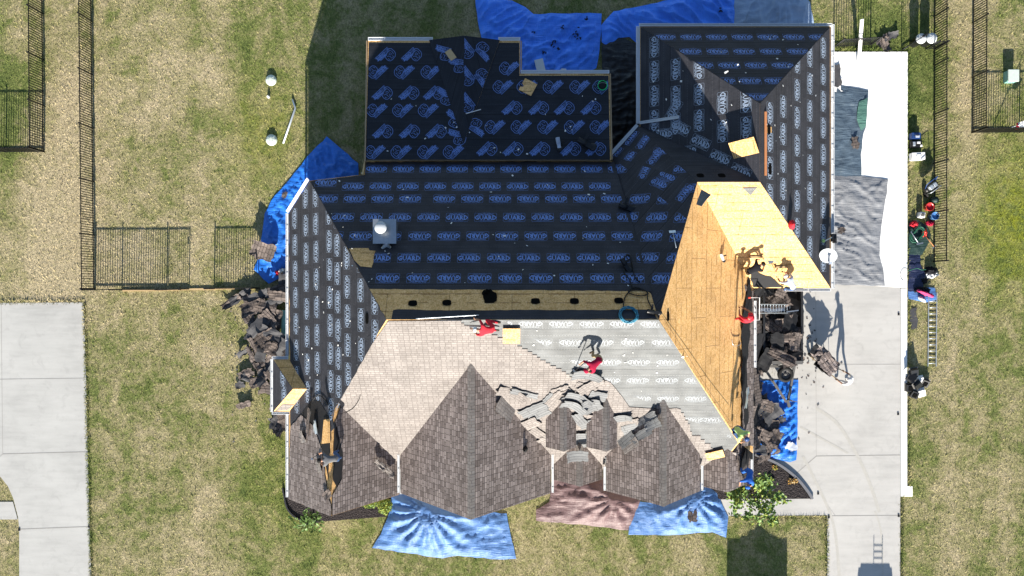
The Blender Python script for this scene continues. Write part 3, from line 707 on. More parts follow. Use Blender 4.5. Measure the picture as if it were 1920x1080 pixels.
# walls under the eaves
def wallbox(x0, x1, y0, y1, z=2.85):
    bm = BM(); box(bm, ((x0+x1)/2, (y0+y1)/2, z/2), (x1-x0, y1-y0, z)); return link('wall', bm, M['wall'], house)
wallbox(-9.75, 10.55, -6.9, 4.3); wallbox(6.25, 14.1, .42, 11.45, 2.8); wallbox(-6.1, -.1, 4.31, 10.8, 2.75); wallbox(-.1, 4.0, 4.32, 9.25, 2.7); wallbox(9.2, 10.6, -8.9, -6.91, 2.3)
bm = BM(); box(bm, (12.5, .40, 1.15), (2.5, .08, 2.3)); gd = link('garage_door', bm, M['trim'], house)
bm = BM()
for i in range(4): box(bm, (12.5, .345, .3+.55*i), (2.3, .04, .42))
link('door_panel', bm, M['trim'], gd)
# gutters
def gutter(p, q, name='gutter', w_=.12):
    bm = BM(); p, q = Vector(p), Vector(q); d = (q-p).normalized(); s_ = d.cross(Vector((0, 0, 1))).normalized()
    prof = [(-w_/2, .05), (-w_/2, -.06), (w_/2, -.06), (w_/2, .05), (w_/2-.02, .05), (w_/2-.02, -.04), (-w_/2+.015, -.04), (-w_/2+.015, .05)]
    A = [bm.verts.new(p+s_*a+Vector((0, 0, b))) for a, b in prof]; B = [bm.verts.new(q+s_*a+Vector((0, 0, b))) for a, b in prof]
    for i in range(8): bm.faces.new((A[i], B[i], B[(i+1) % 8], A[(i+1) % 8]))
    L = (q-p).length; k = max(1, int(L/.7))
    for i in range(k+1): 
        c = p+d*(L*i/k); bar(bm, c-s_*w_/2+Vector((0, 0, .055)), c+s_*w_/2+Vector((0, 0, .055)), .03, .012)
    bmesh.ops.recalc_face_normals(bm, faces=bm.faces[:])
    return link(name, bm, M['gutter'], house)
z3 = 2.98
gutter((-10.24, 3.38, z3), (-10.24, -3.1, z3)); gutter((-10.24, -5.75, z3), (-10.24, -9.5, z3)); gutter(WNC+Vector((-.09, .07, 0)), NWC+Vector((-.09, .07, .02)))
gutter((bx0-.08, by0, z3), (bx0-.08, by1, z3)); gutter((bx0-.05, by1+.08, z3), (-10.2, by1+.08, z3)); gutter((bx0-.05, by0-.08, z3), (-10.1, by0-.08, z3))
gutter((14.6, 0, z3), (14.6, 11.98, z3), w_=.15); gutter((5.8, 11.99, z3), (14.55, 11.99, z3)); gutter((5.74, 11.9, z3), (5.74, 7.5, z3), w_=.16); gutter((5.8, 7.5, 3.12), (7.3, 7.5, GW.z(7.3, 0)+.09)); gutter(P1+Vector((-.07, .07, 0)), P2+Vector((-.07, .07, 0)), w_=.15)
gutter((-6.5, 11.28, 3.18), (-3.6, 11.28, 3.18), w_=.15); gutter((-.6, 11.28, 3.18), (.36, 11.28, 3.18), w_=.15); gutter((.42, 9.73, 3.4), (4.36, 9.73, 3.4), w_=.15)
gutter((12.45, -.09, z3), (14.5, -.09, z3)); gutter((11.07, -7.0, 2.5), (11.07, -8.95, 2.5)); gutter((11.07, -.6, z3), (11.07, -3.6, z3))
for x, y0, y1, z in ((-5.17, -7.6, -9.3, 2.98), (1.85, -7.6, -9.3, 2.98), (4.22, -8.15, -9.2, 2.98), (8.66, -8.1, -9.2, 2.98), (-5.14, -8.4, -9.5, 2.45)):
    gutter((x, y0, z), (x, y1, z), w_=.1)
for l in ([(-6.5, 5.6, 3.98), (-6.58, 11.2, 3.1)], [(.42, 9.7, 3.3), (.42, 11.2, 3.1)], [(4.43, 5.7, 3.9), (4.43, 9.65, 3.3)]):
    bm = BM(); bar(bm, l[0], l[1], .05, .16); link('fascia', bm, M['fascia'], house)
bm = BM(); bar(bm, PN.p(-6.56, 4.95)+Vector((0, 0, .02)), PN.p(-6.56, 5.65)+Vector((0, 0, .02)), .06, .16); link('fascia', bm, M['wood'], house)
bm = BM(); bar(bm, (1.9, 9.8, 1.2), (2.35, 9.78, 3.2), .32, .2); bar(bm, (1.3, 11.2, .25), (1.62, 9.82, .32), .42, .12); link('downspout', bm, M['gutter'], house)
# hip caps left on the shingled valley at the south west, and flashing bits
# vent holes as thin black plates, the dark inside put into their colour
def hole(pl, px, py, w_=.34, h_=.26, seed=0, blob=False, frame=True):
    rn = random.Random(seed); c = pl.px(px, py); bm = BM(); n = 14
    pts = []
    for k in range(n):
        a = 2*math.pi*k/n; q = 4 if not blob else 2
        r = (abs(math.cos(a))**q+abs(math.sin(a))**q)**(-1/q)*(rn.uniform(.75, 1.25) if blob else rn.uniform(.95, 1.05))
        pts.append(c+pl.h*math.cos(a)*r*w_/2+pl.up*math.sin(a)*r*h_/2+pl.n*.032)
    slab(bm, pts, .02, 0, None, -pl.n); return link('vent_hole_plate', bm, M['hole'], house)
for x, y in ((774, 569), (838, 568), (1004, 565), (1077, 565), (1160, 564)): hole(PN, x, y)
hole(PN, 917, 557, .55, .75, 4, True); hole(PN, 911, 549, .3, .3, 5, True)
for x, y in ((1441, 243), (1443, 318)): hole(GE, x, y, .42, .22)
layer('osb_patch', GE, [(1436, 238), (1446, 238), (1446, 249), (1436, 249)], M['osb'], h=.02)
for x, y in ((1313, 330), (1353, 330)): hole(PC, x, y, .3, .3)
hole(PW, 689, 597, .42, .2); hole(PE, 1252, 593, .36, .16)
# chimney on the back slope
c = PN.px(727, 436); bm = BM()
box(bm, (c.x, c.y, c.z+.0), (.82, .9, 1.3)); 
chm = link('chimney', bm, M['steel'], house)
bm = BM(); zc = c.z+.66; box(bm, (c.x-.02, c.y, zc+.02), (.95, 1.0, .05)); bar(bm, (c.x-.1, c.y-.55, zc-.1), (c.x+.35, c.y-.85, zc-.55), .3, .05); bar(bm, (c.x+.15, c.y-.55, zc-.1), (c.x-.25, c.y-.85, zc-.55), .25, .05); link('chimney_cap', bm, M['steel'], chm)
bm = BM(); lathe(bm, [(.17, 0), (.17, .45), (.24, .46), (.25, .5), (.2, .56), (0, .6)], 20, Matrix.Translation((c.x-.1, c.y+.12, zc+.04))); link('flue_pipe', bm, M['dishm'], chm)
pv = plane3(Vector((1.77, 0, 3.0)), Vector((1.77, -1, 3.0)), Vector((-1.66, 0, 7.1)))
q = pv.px(983, 842); bm = BM(); lathe(bm, [(.05, -.3), (.05, .32), (.035, .32), (.035, .1), (0, .1)], 12, Matrix.Translation(q)); lathe(bm, [(.16, -.05), (.06, .1)], 12, Matrix.Translation(q)); link('vent_pipe', bm, M['rubber'], house)
# ================================================================== FENCES
FH = 1.22
def fence(pts, label, group, spacing=2.44, name='fence', open_ends=False):
    """pts: plan points; posts are children, each panel's rails and pickets one part"""
    pts = [Vector((p[0], p[1], 0)) for p in pts]
    t = thing(name, label, 'fence', pts[0], None, group)
    for i, (a, b) in enumerate(zip(pts, pts[1:])):
        L = (b-a).length; k = max(1, round(L/spacing)); d = (b-a)/k
        for j in range(k):
            p = a+d*j; q = p+d; n = max(2, int(d.length/.115)); u = d.normalized()
            bm = BM()
            for z in (.1, FH-.03): bar(bm, p+u*.03+Vector((0, 0, z)), q-u*.03+Vector((0, 0, z)), .032, .04)
            for m in range(1, n):
                c = p+d*m/n; box(bm, (c.x, c.y, FH/2+.02), (.032, .032, FH-.06))
            link('fence_panel', bm, M['black'], t)
            bm = BM(); box(bm, (p.x, p.y, FH/2+.03), (.065, .065, FH+.06)); box(bm, (p.x, p.y, FH+.075), (.07, .07, .03)); link('post', bm, M['black'], t)
    p = pts[-1]; bm = BM(); box(bm, (p.x, p.y, FH/2+.03), (.065, .065, FH+.06)); box(bm, (p.x, p.y, FH+.075), (.07, .07, .03)); link('post', bm, M['black'], t)
    return t
g2 = lambda x, y: G(x, y).xy
fg = 'black metal picket fences'
fence([g2(177.5, 541), g2(171.5, -60)], 'long black picket fence running up the left lawn beside the blue tarp side', fg)
fence([g2(179, 543), g2(229, 543), g2(313, 543)], 'short black picket fence crossing the lawn left of the open gate', fg)
fence([g2(402, 541), g2(486, 540)], 'short black picket fence between the open gate and the heap of shingles', fg)
fence([g2(83, 284), g2(80, -60)], 'neighbouring black picket fence at the far left edge', fg)
fence([g2(83, 285), g2(-60, 285)], 'neighbouring black cross fence at the far left, closing that yard', fg)
fence([g2(1750, 490), g2(1751, -60)], 'long black picket fence on the right, behind the row of tools and bags', fg)
fence([g2(1822, 248), g2(1824, -60)], 'neighbouring black picket fence at the far right', fg)
fence([g2(1822, 249), g2(2000, 247)], 'neighbouring black cross fence at the far right under the flag pole', fg)
fence([g2(1563, 88), g2(1632, 84)], 'short black picket fence piece joined to the garage wing corner', fg)
fence([g2(1736, 92), g2(1752, 92)], 'very short black fence piece beside the two round lids', fg)
def gate(p, q, label, cat='gate'):
    p = Vector((*p, 0)); q = Vector((*q, 0)); t = thing('gate', label, cat, p); u = (q-p).normalized(); L = (q-p).length
    bm = BM()
    for z in (.1, FH-.03): bar(bm, p+Vector((0, 0, z)), q+Vector((0, 0, z)), .04, .04)
    for c in (p, q): bar(bm, c+Vector((0, 0, .05)), c+Vector((0, 0, FH)), .045, .045)
    link('gate_frame', bm, M['black'], t); bm = BM()
    n = int(L/.1)
    for i in range(1, n): c = p+(q-p)*i/n; box(bm, (c.x, c.y, FH/2), (.016, .016, FH-.1))
    link('pickets', bm, M['black'], t)
    bm = BM(); c = q-u*.08; box(bm, (c.x, c.y, .95), (.08, .1, .12)); link('latch', bm, M['black'], t)
gate(g2(316, 543), g2(355, 542), 'black picket gate leaf standing left of the gap in the cross fence')
gate(g2(1690, 94), g2(1716, 77), 'black gate leaf swung open by the corner of the white concrete')
bm = BM(); bar(bm, G(230, 545, .03), G(480, 540, .03), .08, .07); tag(link('sill_board', bm, M['wood']), 'pale board lying along the foot of the cross fence by the gate', 'board')
# ================================================================== TARPS
EXCL = []
def tarp(label, poly, mat, amp=.07, fr=1.2, bumps=(), step=.13, z0=.05, seed=0, rays=(), ridge=1.0, name='tarp', zed=None):
    P = [G(x, y, 0) for x, y in poly]
    P = ragged(P, .025, .3, seed); EXCL.append([(p.x, p.y) for p in P]); ca, sa = math.cos(seed*1.9), math.sin(seed*1.9)
    bm = BM(); vs = [bm.verts.new(p) for p in P]; bm.faces.new(vs)
    x0 = min(p.x for p in P); x1 = max(p.x for p in P); y0 = min(p.y for p in P); y1 = max(p.y for p in P)
    x = x0+step
    while x < x1:
        bmesh.ops.bisect_plane(bm, geom=bm.verts[:]+bm.edges[:]+bm.faces[:], dist=1e-6, plane_co=(x, 0, 0), plane_no=(1, 0, 0)); x += step
    y = y0+step
    while y < y1:
        bmesh.ops.bisect_plane(bm, geom=bm.verts[:]+bm.edges[:]+bm.faces[:], dist=1e-6, plane_co=(0, y, 0), plane_no=(0, 1, 0)); y += step
    B = [(G(bx, by), r, h) for bx, by, r, h in bumps]; RY = [(G(rx, ry), n, a, rr) for rx, ry, n, a, rr in rays]
    for v in bm.verts:
        q = Vector((v.co.x*fr, v.co.y*fr, seed*7.3)); qa = Vector(((v.co.x*ca+v.co.y*sa)*fr*.42, (v.co.y*ca-v.co.x*sa)*fr*1.5, seed*3.1)); qb = Vector(((v.co.x*ca-v.co.y*sa)*fr*1.7, (v.co.y*ca+v.co.x*sa)*fr*.5, seed*5.7))
        wv = noise.noise_vector(q*.6)*.8
        r1 = max(0, 1-abs(noise.noise(qa+wv*.9)*2.4))**2.5; r2 = max(0, 1-abs(noise.noise(qb+wv*.9)*2.4))**2.5
        z = amp*(1.0*r1*ridge+.6*r2+.5*noise.noise(q*.45))
        for c, r, h in B:
            d = math.hypot(v.co.x-c.x, v.co.y-c.y)/r
            z += h*math.exp(-d*d)
        for c, n, a, rr in RY:
            dx, dy = v.co.x-c.x, v.co.y-c.y; d = math.hypot(dx, dy); th = math.atan2(dy, dx)
            z += a*math.exp(-(d/rr)**2)*min(1, d/.5)*(abs(math.sin(th*n/2+noise.noise(q*.4)*1.2))**2.5)
        e = edgedist(v.co.x, v.co.y, P)
        v.co.z = z0+max(0.0, z+amp*.3)*min(1, e/.35+.12)
        if zed: v.co.z += zed(v.co.x, v.co.y)
    bmesh.ops.recalc_face_normals(bm, faces=bm.faces[:])
    if sum(f.normal.z for f in bm.faces) < 0:
        for f in bm.faces: f.normal_flip()
    o = link(name, bm, mat, None, True)
    return tag(o, label, 'tarp')
T = {}
tarp('blue tarp curving round the house corner behind the west slope, half in shade', [(613, 256), (672, 306), (672, 345), (640, 420), (560, 420), (560, 500), (528, 520), (505, 532), (476, 505), (484, 488), (492, 440), (497, 400), (515, 368), (545, 335), (580, 290)], M['blue'], .10, 2.2, step=.08, seed=1, bumps=((510, 470, .9, .12),))
tarp('deep blue tarp in shade behind the low back roof, pointed at its top left', [(891, 0), (893, -8), (960, 2), (985, 14), (1000, 27), (1080, 25), (1128, 26), (1127, 60), (1122, 108), (1118, 128), (1095, 142), (1078, 150), (960, 150), (905, 90), (896, 40)], M['blueN'], .12, 1.7, seed=2, ridge=1.2, step=.08)
tarp('deep blue tarp lying along the shaded north side of the garage wing', [(1127, 48), (1150, 22), (1220, 8), (1300, -10), (1376, -12), (1376, 60), (1250, 80), (1200, 88), (1180, 70), (1160, 72), (1138, 88), (1128, 80)], M['blueN'], .12, 1.7, seed=3, ridge=1.2, step=.08)
tarp('pale blue grey tarp behind the garage wing with a dark crease across it', [(1376, -12), (1500, -14), (1518, 5), (1526, 48), (1520, 75), (1376, 75)], M['blueG'], .10, 1.5, seed=4, step=.08)
tarp('black plastic sheet in the gap between the two back wings', [(1128, 85), (1160, 70), (1200, 85), (1215, 90), (1215, 240), (1180, 260), (1150, 285), (1135, 280), (1130, 150)], M['blackT'], .12, 2.0, seed=5, step=.09)
tarp('slate blue tarp on the white concrete right of the garage wing', [(1545, 158), (1575, 161), (1627, 170), (1627, 182), (1622, 240), (1618, 250), (1613, 290), (1614, 331), (1545, 332)], M['slateT'], .05, 1.7, seed=6, z0=.07, step=.09)
tarp('green folded corner of tarp lying on the slate blue tarp', [(1608, 192), (1624, 185), (1621, 238), (1612, 247), (1604, 225)], M['greenT'], .05, 2, seed=7, z0=.16)
tarp('silver grey crinkled tarp on the white concrete below the slate blue one', [(1545, 329), (1620, 331), (1664, 337), (1662, 362), (1655, 400), (1650, 440), (1648, 480), (1655, 505), (1658, 536), (1545, 534)], M['greyT'], .05, 1.8, seed=8, z0=.07, ridge=1.3, step=.08)
tarp('pale blue tarp with sunburst folds draped on the lawn below the largest gable', [(735, 927), (760, 915), (860, 955), (950, 962), (957, 1000), (968, 1047), (930, 1048), (860, 1041), (830, 1046), (770, 1037), (698, 1027), (715, 1000), (730, 962)], M['blueL'], .075, 2.1, seed=9, bumps=((806, 968, 1.3, .55),), rays=((802, 955, 17, .2, 2.6),), step=.1)
tarp('maroon tarp on the walk below the small entry gable', [(1035, 893), (1136, 893), (1145, 920), (1200, 938), (1190, 965), (1177, 994), (1100, 984), (1005, 976), (1005, 955), (1030, 940)], M['maroon'], .075, 2.0, seed=10, bumps=((1120, 925, 1.2, .3),), rays=((1150, 935, 11, .15, 2.0),), step=.1)
tarp('bright blue tarp on the ground below the right front gable', [(1200, 940), (1240, 945), (1320, 900), (1345, 925), (1365, 968), (1361, 1008), (1335, 997), (1250, 1003), (1178, 1002), (1182, 975)], M['blueL'], .085, 2.1, seed=11, bumps=((1290, 940, 1.2, .3),), rays=((1300, 930, 13, .16, 2.0),), step=.1)
tarp('blue tarp on the driveway under the trailer tongue and scattered shingles', [(1405, 712), (1440, 713), (1496, 712), (1495, 790), (1492, 862), (1480, 866), (1440, 857), (1415, 852), (1405, 800)], M['blue'], .10, 2.6, seed=12, z0=.06, step=.07)
bm = BM()
for px, py, r in ((1083, 65, .28), (1047, 92, .14), (1040, 78, .1), (1020, 100, .12), (1055, 50, .12), (1035, 85, .1), (1350, 20, .12), (1100, 35, .1), (1000, 60, .07)):
    c = G(px, py, .2); rn = random.Random(px)
    for i in range(int(r*40)):
        a = rn.uniform(0, 6.3); d = rn.uniform(0, r)
        box(bm, (c.x+math.cos(a)*d, c.y+math.sin(a)*d*1.3, .2+rn.uniform(0, .03)), (.1, .05, .02), Matrix.Translation(c) @ Matrix.Rotation(rn.uniform(0, 3), 4, 'Z') @ Matrix.Translation(-c))
dbr = tag(link('roofing_debris', bm, M['felt']), 'small dark scraps of roofing scattered over the shaded blue tarp', 'debris'); dbr['kind'] = 'stuff'

# ================================================================== LOOSE SHINGLES
SHM = [M['shingled'], M['back']]
def sheet(px, py, z, w_, l, rot, tx=0.0, ty=0.0, curl=0.0, flip=False, mats=None, seed=0, label='', group=None, name='shingle_sheet', pl=None, cat='shingle', th=.009, rag=.08, wob=.085):
    """a torn strip of laid shingles, bent and uneven at its edges; sits at height z or on plane pl"""
    rn = random.Random(seed*31+int(px*3+py)); bm = BM(); nx, ny = 8, 5
    rx = [rn.uniform(-rag, rag) for _ in range(ny+1)]; rx2 = [rn.uniform(-rag, rag) for _ in range(ny+1)]; ry = [rn.uniform(-rag, rag)*.6 for _ in range(nx+1)]; ry2 = [rn.uniform(-rag, rag)*.6 for _ in range(nx+1)]
    UV = bm.loops.layers.uv.verify(); g = []
    for s_ in (1, -1):
        gr = []
        for i in range(nx+1):
            for j in range(ny+1):
                u = i/nx-.5; v = j/ny-.5
                x = u*w_+(rx[j] if i == 0 else rx2[j] if i == nx else 0); y = v*l+(ry[i] if j == 0 else ry2[i] if j == ny else 0)
                zz = curl*(u*u*4*.6+v*.5*u)*w_+noise.noise(Vector((px*.1+u*2.4, py*.1+v*2, seed)))*wob*w_
                gr.append(bm.verts.new((x, y, zz+(th if s_ > 0 else 0))))
        g.append(gr)
    ix = lambda i, j: i*(ny+1)+j
    top = 1 if flip else 0; bot = 1
    uvoff = rn.uniform(0, 9)
    def quad(q, mi):
        f = bm.faces.new(q); f.material_index = mi
        for lp in f.loops: lp[UV].uv = (lp.vert.co.x+uvoff, lp.vert.co.y+uvoff)
    for i in range(nx):
        for j in range(ny):
            quad((g[0][ix(i, j)], g[0][ix(i+1, j)], g[0][ix(i+1, j+1)], g[0][ix(i, j+1)]), top)
            quad((g[1][ix(i, j)], g[1][ix(i, j+1)], g[1][ix(i+1, j+1)], g[1][ix(i+1, j)]), bot)
    for j in range(ny):
        quad((g[0][ix(0, j)], g[0][ix(0, j+1)], g[1][ix(0, j+1)], g[1][ix(0, j)]), bot); quad((g[0][ix(nx, j+1)], g[0][ix(nx, j)], g[1][ix(nx, j)], g[1][ix(nx, j+1)]), bot)
    for i in range(nx):
        quad((g[0][ix(i+1, 0)], g[0][ix(i, 0)], g[1][ix(i, 0)], g[1][ix(i+1, 0)]), bot); quad((g[0][ix(i, ny)], g[0][ix(i+1, ny)], g[1][ix(i+1, ny)], g[1][ix(i, ny)]), bot)
    m = Matrix.Rotation(R(rot), 4, 'Z') @ Matrix.Rotation(R(tx), 4, 'X') @ Matrix.Rotation(R(ty), 4, 'Y')
    if pl:
        c = pl.px(px, py)+pl.n*z
        ax = Vector((1, 0, pl.a)).normalized(); ay = pl.n.cross(ax)
        base = Matrix((ax, ay, pl.n)).transposed().to_4x4(); m = base @ m
    else: c = G(px, py, z)
    lo = min((m @ v.co).dot(pl.n if pl else Vector((0, 0, 1))) for v in bm.verts)
    c = c-(pl.n if pl else Vector((0, 0, 1)))*lo
    bm.transform(Matrix.Translation(c) @ m)
    return tag(link(name, bm, mats or SHM), label, cat, group)
rs = random.Random(11)
# heap on the ground west of the house
heap = [(435, 566, 8, 1.0, .38, 35), (452, 556, 10, 1.1, .36, 33), (473, 560, 30, .9, .45, 10), (489, 556, 25, 1.0, .5, 25), (476, 577, 40, 1.2, .6, 20), (500, 575, 45, 1.0, .6, -15), (517, 565, 40, .9, .5, 40),
        (470, 600, 20, 1.1, .5, -60), (485, 612, 35, 1.2, .6, 45), (505, 600, 50, 1.0, .6, -50), (519, 600, 45, 1.1, .45, 80), (477, 625, 20, .9, .5, 50), (497, 633, 40, 1.1, .6, 30), (512, 625, 50, 1.2, .5, -20),
        (528, 640, 55, 1.2, .6, -40), (480, 650, 18, 1.0, .4, -70), (495, 655, 25, 1.2, .5, 75), (512, 650, 40, .9, .5, 5), (459, 660, 8, .9, .3, 35), (476, 672, 12, 1.2, .3, -65), (524, 662, 60, 1.1, .7, -35), (533, 655, 65, 1.0, .5, 70),
        (498, 678, 22, 1.0, .4, 35), (508, 690, 25, 1.2, .5, 40), (487, 693, 15, .8, .3, -60), (462, 700, 10, .8, .4, 20), (470, 712, 12, .9, .35, -30), (488, 715, 15, .9, .5, 10), (500, 705, 25, 1.1, .35, 45), (503, 728, 15, .8, .6, -5), (513, 715, 30, 1.2, .4, -60),
        (516, 735, 20, .9, .4, -70), (520, 545, 50, 1.0, .5, 15), (530, 530, 45, .9, .4, 85), (527, 555, 55, 1.1, .5, -10), (516, 752, 15, .9, .35, 75), (520, 785, 15, 1.0, .4, 60), (528, 800, 25, .9, .4, 65), (515, 795, 10, .7, .35, -75), (535, 780, 60, .8, .4, 20)]
for i, (x, y, z, w_, l, r_) in enumerate(heap):
    sheet(x, y, z/100, w_*1.0, l, r_, rs.uniform(-4, 18), rs.uniform(-14, 14), rs.uniform(-.1, .3), False, (SHM if i % 5 not in (1, 3) else [M['back'], M['back']]), seed=i, label='torn brown shingle strip in the heap on the lawn against the west wall', group='shingle strips heaped west of the house')
sheet(495, 470, .3, .9, 1.1, 70, 14, -18, .15, label='dark shingle slab leaning on the lower end of the curved blue tarp', seed=90)
sheet(534, 366, .12, .3, .25, 60, label='small dark shingle scrap on the sunlit part of the curved blue tarp', seed=91)
sheet(460, 758, .02, .75, .3, 18, 25, 0, .1, label='lone torn shingle lying on the lawn below the heap', seed=92)
sheet(450, 722, .03, .4, .35, 30, 10, 5, .2, True, label='small black folded shingle on the lawn left of the bay', seed=93)
# loose strips thrown down on the front slope
PGA = plane3(Vector((1.77, 0, 3.0)), Vector((1.77, -1, 3.0)), Vector((-1.66, 0, 7.1))); PGB = plane3(Vector((4.3, 0, 3)), Vector((4.3, -1, 3)), Vector((6.42, 0, 5.55))); PDL = Pl(0, .3, 3.8+.3*7.8)
lo = [(960, 735, 1.6, .55, -27, 0, 1, 0), (983, 735, 1.5, .35, -22, 8, 0, 1), (945, 765, 1.4, .8, -35, 0, 0, 0), (1000, 765, 1.5, .6, 33, 5, 0, 1), (985, 795, 1.6, .7, 35, 3, 0, 0), (1010, 775, 1.2, .5, 35, 6, 0, 1), (1028, 750, 1.3, .5, 62, 8, 0, 1), (1040, 745, 1.4, .45, 60, 10, 0, 0),
      (1010, 810, 1.1, .5, -45, 5, 0, 0), (1022, 825, .9, .4, -40, 5, 0, 0), (1051, 730, 1.0, .5, 30, 12, 0, 0), (1065, 738, .8, .5, 70, 10, 0, 0), (1083, 742, 1.6, .5, -30, 22, 1, 1), (1075, 755, 1.5, .5, -35, 20, 1, 1), (1107, 720, 1.5, .5, 40, 8, 0, 0), (1098, 725, 1.1, .45, -28, 10, 0, 0),
      (1110, 755, 1.0, .9, 20, 14, 1, 1), (1120, 740, .9, .7, -10, 14, 0, 1), (1085, 780, .9, .5, -55, 12, 0, 1), (1100, 790, .8, .5, 30, 10, 0, 1), (1110, 780, 1.2, .4, -20, 8, 0, 0), (1125, 790, .9, .4, -40, 8, 0, 0), (1088, 820, .6, 1.1, 5, 5, 0, 1), (1100, 700, 1.5, .5, -12, 14, 1, 1),
      (1165, 780, 1.1, .5, 10, 20, 1, 1), (1178, 790, 1.2, .5, 15, 6, 0, 0), (1188, 800, 1.3, .7, 22, 4, 0, 1), (1175, 820, 1.2, .7, 40, 5, 0, 1), (1220, 783, 1.3, .35, 28, 18, 1, 1), (1230, 795, 1.1, .4, 25, 18, 1, 1), (1205, 815, 1.5, .4, 32, 8, 0, 1), (1185, 835, 1.3, .4, 35, 8, 0, 0), (1160, 852, 1.5, .45, 30, 10, 0, 1), (1150, 858, 1.1, .35, 30, 12, 0, 1), (1082, 853, 1.1, .55, 5, 4, 1, 1)]
for i, (x, y, w_, l, r_, t_, c_, d_) in enumerate(lo):
    mats = [M['shingleb'], M['felt']] if not d_ else [M['shingleg'], M['felt']]
    hh = .055+.012*(i % 5); pl_ = max([PS]+([PGB] if x > 1170 and y > 770 else [])+([PGA] if x < 1020 else [])+([PDL] if y > 845 and x < 1110 else []), key=lambda k: k.px(x, y).z)
    if 1030 < x < 1160 and 745 < y < 842: hh += .06
    sheet(x, y, hh, w_*.82, l*.95, r_, t_*.28, rs.uniform(-3, 3), (.22 if c_ else .02), False, mats, seed=200+i, label='loose torn shingle strip thrown down on the bright front slope between the gables', group='loose strips on the front slope', pl=pl_, rag=.05, wob=.012)
# torn bits on the south west roof
for i, (x, y, w_, l, r_, lab) in enumerate(((585, 790, .35, 1.3, -25, 'narrow dark torn strip on the west slope above the corner shingles'), (572, 818, .5, .55, 20, 'pale upturned shingle flap on the south west corner roof'), (597, 800, .3, .6, 3, 'small pale metal strip in the torn area near the south west worker'), (603, 875, .4, .5, 15, 'pale square scrap just below the south west worker'), (620, 925, .8, .35, 30, 'grey shingle bundle at the foot of the torn ridge'))):
    sheet(x, y, .06, w_, l, r_, 8, -8, .15, False, ([M['shingleb'], M['felt']] if i in (1, 3) else [M['alu'], M['back']] if i == 2 else SHM), seed=300+i, label=lab, pl=PW)
for i, (x, y, lab) in enumerate(((707, 871, 'pale shingle cap lying in the valley left of the largest gable, upper one'), (725, 884, 'pale shingle cap lying in the valley left of the largest gable, lower one'))):
    sheet(x, y, .12, .75, .28, -42, 6, 0, .1, False, [M['shingleb'], M['back']], seed=320+i, label=lab, pl=PSW)
# strips hanging over the east eave and heaped beside the driveway
ea = [(1400, 640, 2.5, .35, 1.6, 4), (1398, 700, 2.3, .4, 1.6, -4), (1394, 760, 2.4, .4, 1.4, -10), (1402, 745, 2.2, .4, 1.3, 8), (1406, 790, 2.3, .4, 1.6, -14), (1398, 850, 2.6, .5, 1.6, -12), (1392, 880, 2.6, .45, 1.4, 14), (1402, 610, 2.9, .4, 1.3, 10), (1396, 560, 3.2, .4, 1.2, -8), (1404, 830, 2.5, .4, 1.5, 6), (1410, 690, 1.9, .4, 1.8, 2), (1388, 670, 3.0, .35, 1.4, 5), (1412, 560, 2.6, .5, 1.0, 25), (1420, 548, 2.4, .6, .9, -30), (1416, 600, 2.2, .5, 1.2, 12), (1418, 650, 1.9, .5, 1.3, -15), (1416, 730, 1.6, .5, 1.4, 8), (1414, 775, 1.5, .5, 1.3, -10), (1412, 815, 1.6, .45, 1.3, 15), (1440, 545, 2.0, .8, .5, 5), (1462, 548, 1.9, .7, .5, -20)]
for i, (x, y, z, w_, l, r_) in enumerate(ea):
    sheet(x, y, z, w_, l, r_, rs.uniform(-6, 6), 38, rs.uniform(-.2, .2), i % 2 == 1, [M['shingled'], M['felt']], seed=400+i, label='long dark strip of old roofing hanging over the east eave above the trailer', group='roofing strips hanging over the east eave')
sheet(1385, 745, .3, .3, .9, -8, 5, 5, .2, False, [M['steel'], M['felt']], seed=440, pl=PE, label='crumpled glossy black plastic on the lower east eave')
dr = [(1430, 790, 1.3, .9, 35), (1447, 775, 1.2, .8, 40), (1425, 815, 1.2, .8, -25), (1440, 830, 1.0, .7, -60), (1455, 820, .9, .6, 65), (1422, 842, 1.0, .5, -15), (1448, 845, .7, .5, 20), (1430, 860, .8, .4, 30), (1425, 755, 1.1, .8, 15), (1418, 770, 1.0, .6, 60), (1435, 760, .9, .6, -20), (1415, 830, .9, .5, 75), (1440, 800, 1.2, .7, 5), (1466, 787, .4, .35, 40), (1418, 735, 1.3, .6, 80), (1414, 715, 1.2, .5, 85)]
for i, (x, y, w_, l, r_) in enumerate(dr):
    sheet(x, y, .12+.05*(i % 6), w_*.85, l*.9, r_, rs.uniform(-10, 10), rs.uniform(-10, 10), rs.uniform(-.1, .2), i % 4 == 1, seed=500+i, label='flat brown shingle slab piled on the driveway blue tarp below the trailer', group='shingle slabs piled on the driveway tarp')
sheet(1483, 837, .14, .5, .42, -30, 4, 4, .15, False, [M['paleF'], M['back']], seed=530, label='pale grey flat slab at the right edge of the driveway blue tarp')
sheet(1298, 968, .42, .42, .5, 10, -6, 0, .02, seed=531, label='single square shingle lying on the blue tarp below the right front gable')
sheet(1713, 597, .02, .32, 1.05, 0, 0, 0, .02, seed=532, label='flat dark roofing strip lying on grass left of the ladder', mats=[M['back'], M['felt']])
for i, (x, y, r_, lab) in enumerate(((1668, 68, 20, 'crumpled dark strip on the grass above the white concrete, nearer the lids'), (1660, 85, -70, 'crumpled dark strip on the grass touching the top edge of the white concrete'), (1652, 78, 40, 'small brown strip on the grass beside the leaning white post'))):
    sheet(x, y, .03, .7, .35, r_, 10, 6, .3, i == 0, seed=540+i, label=lab)
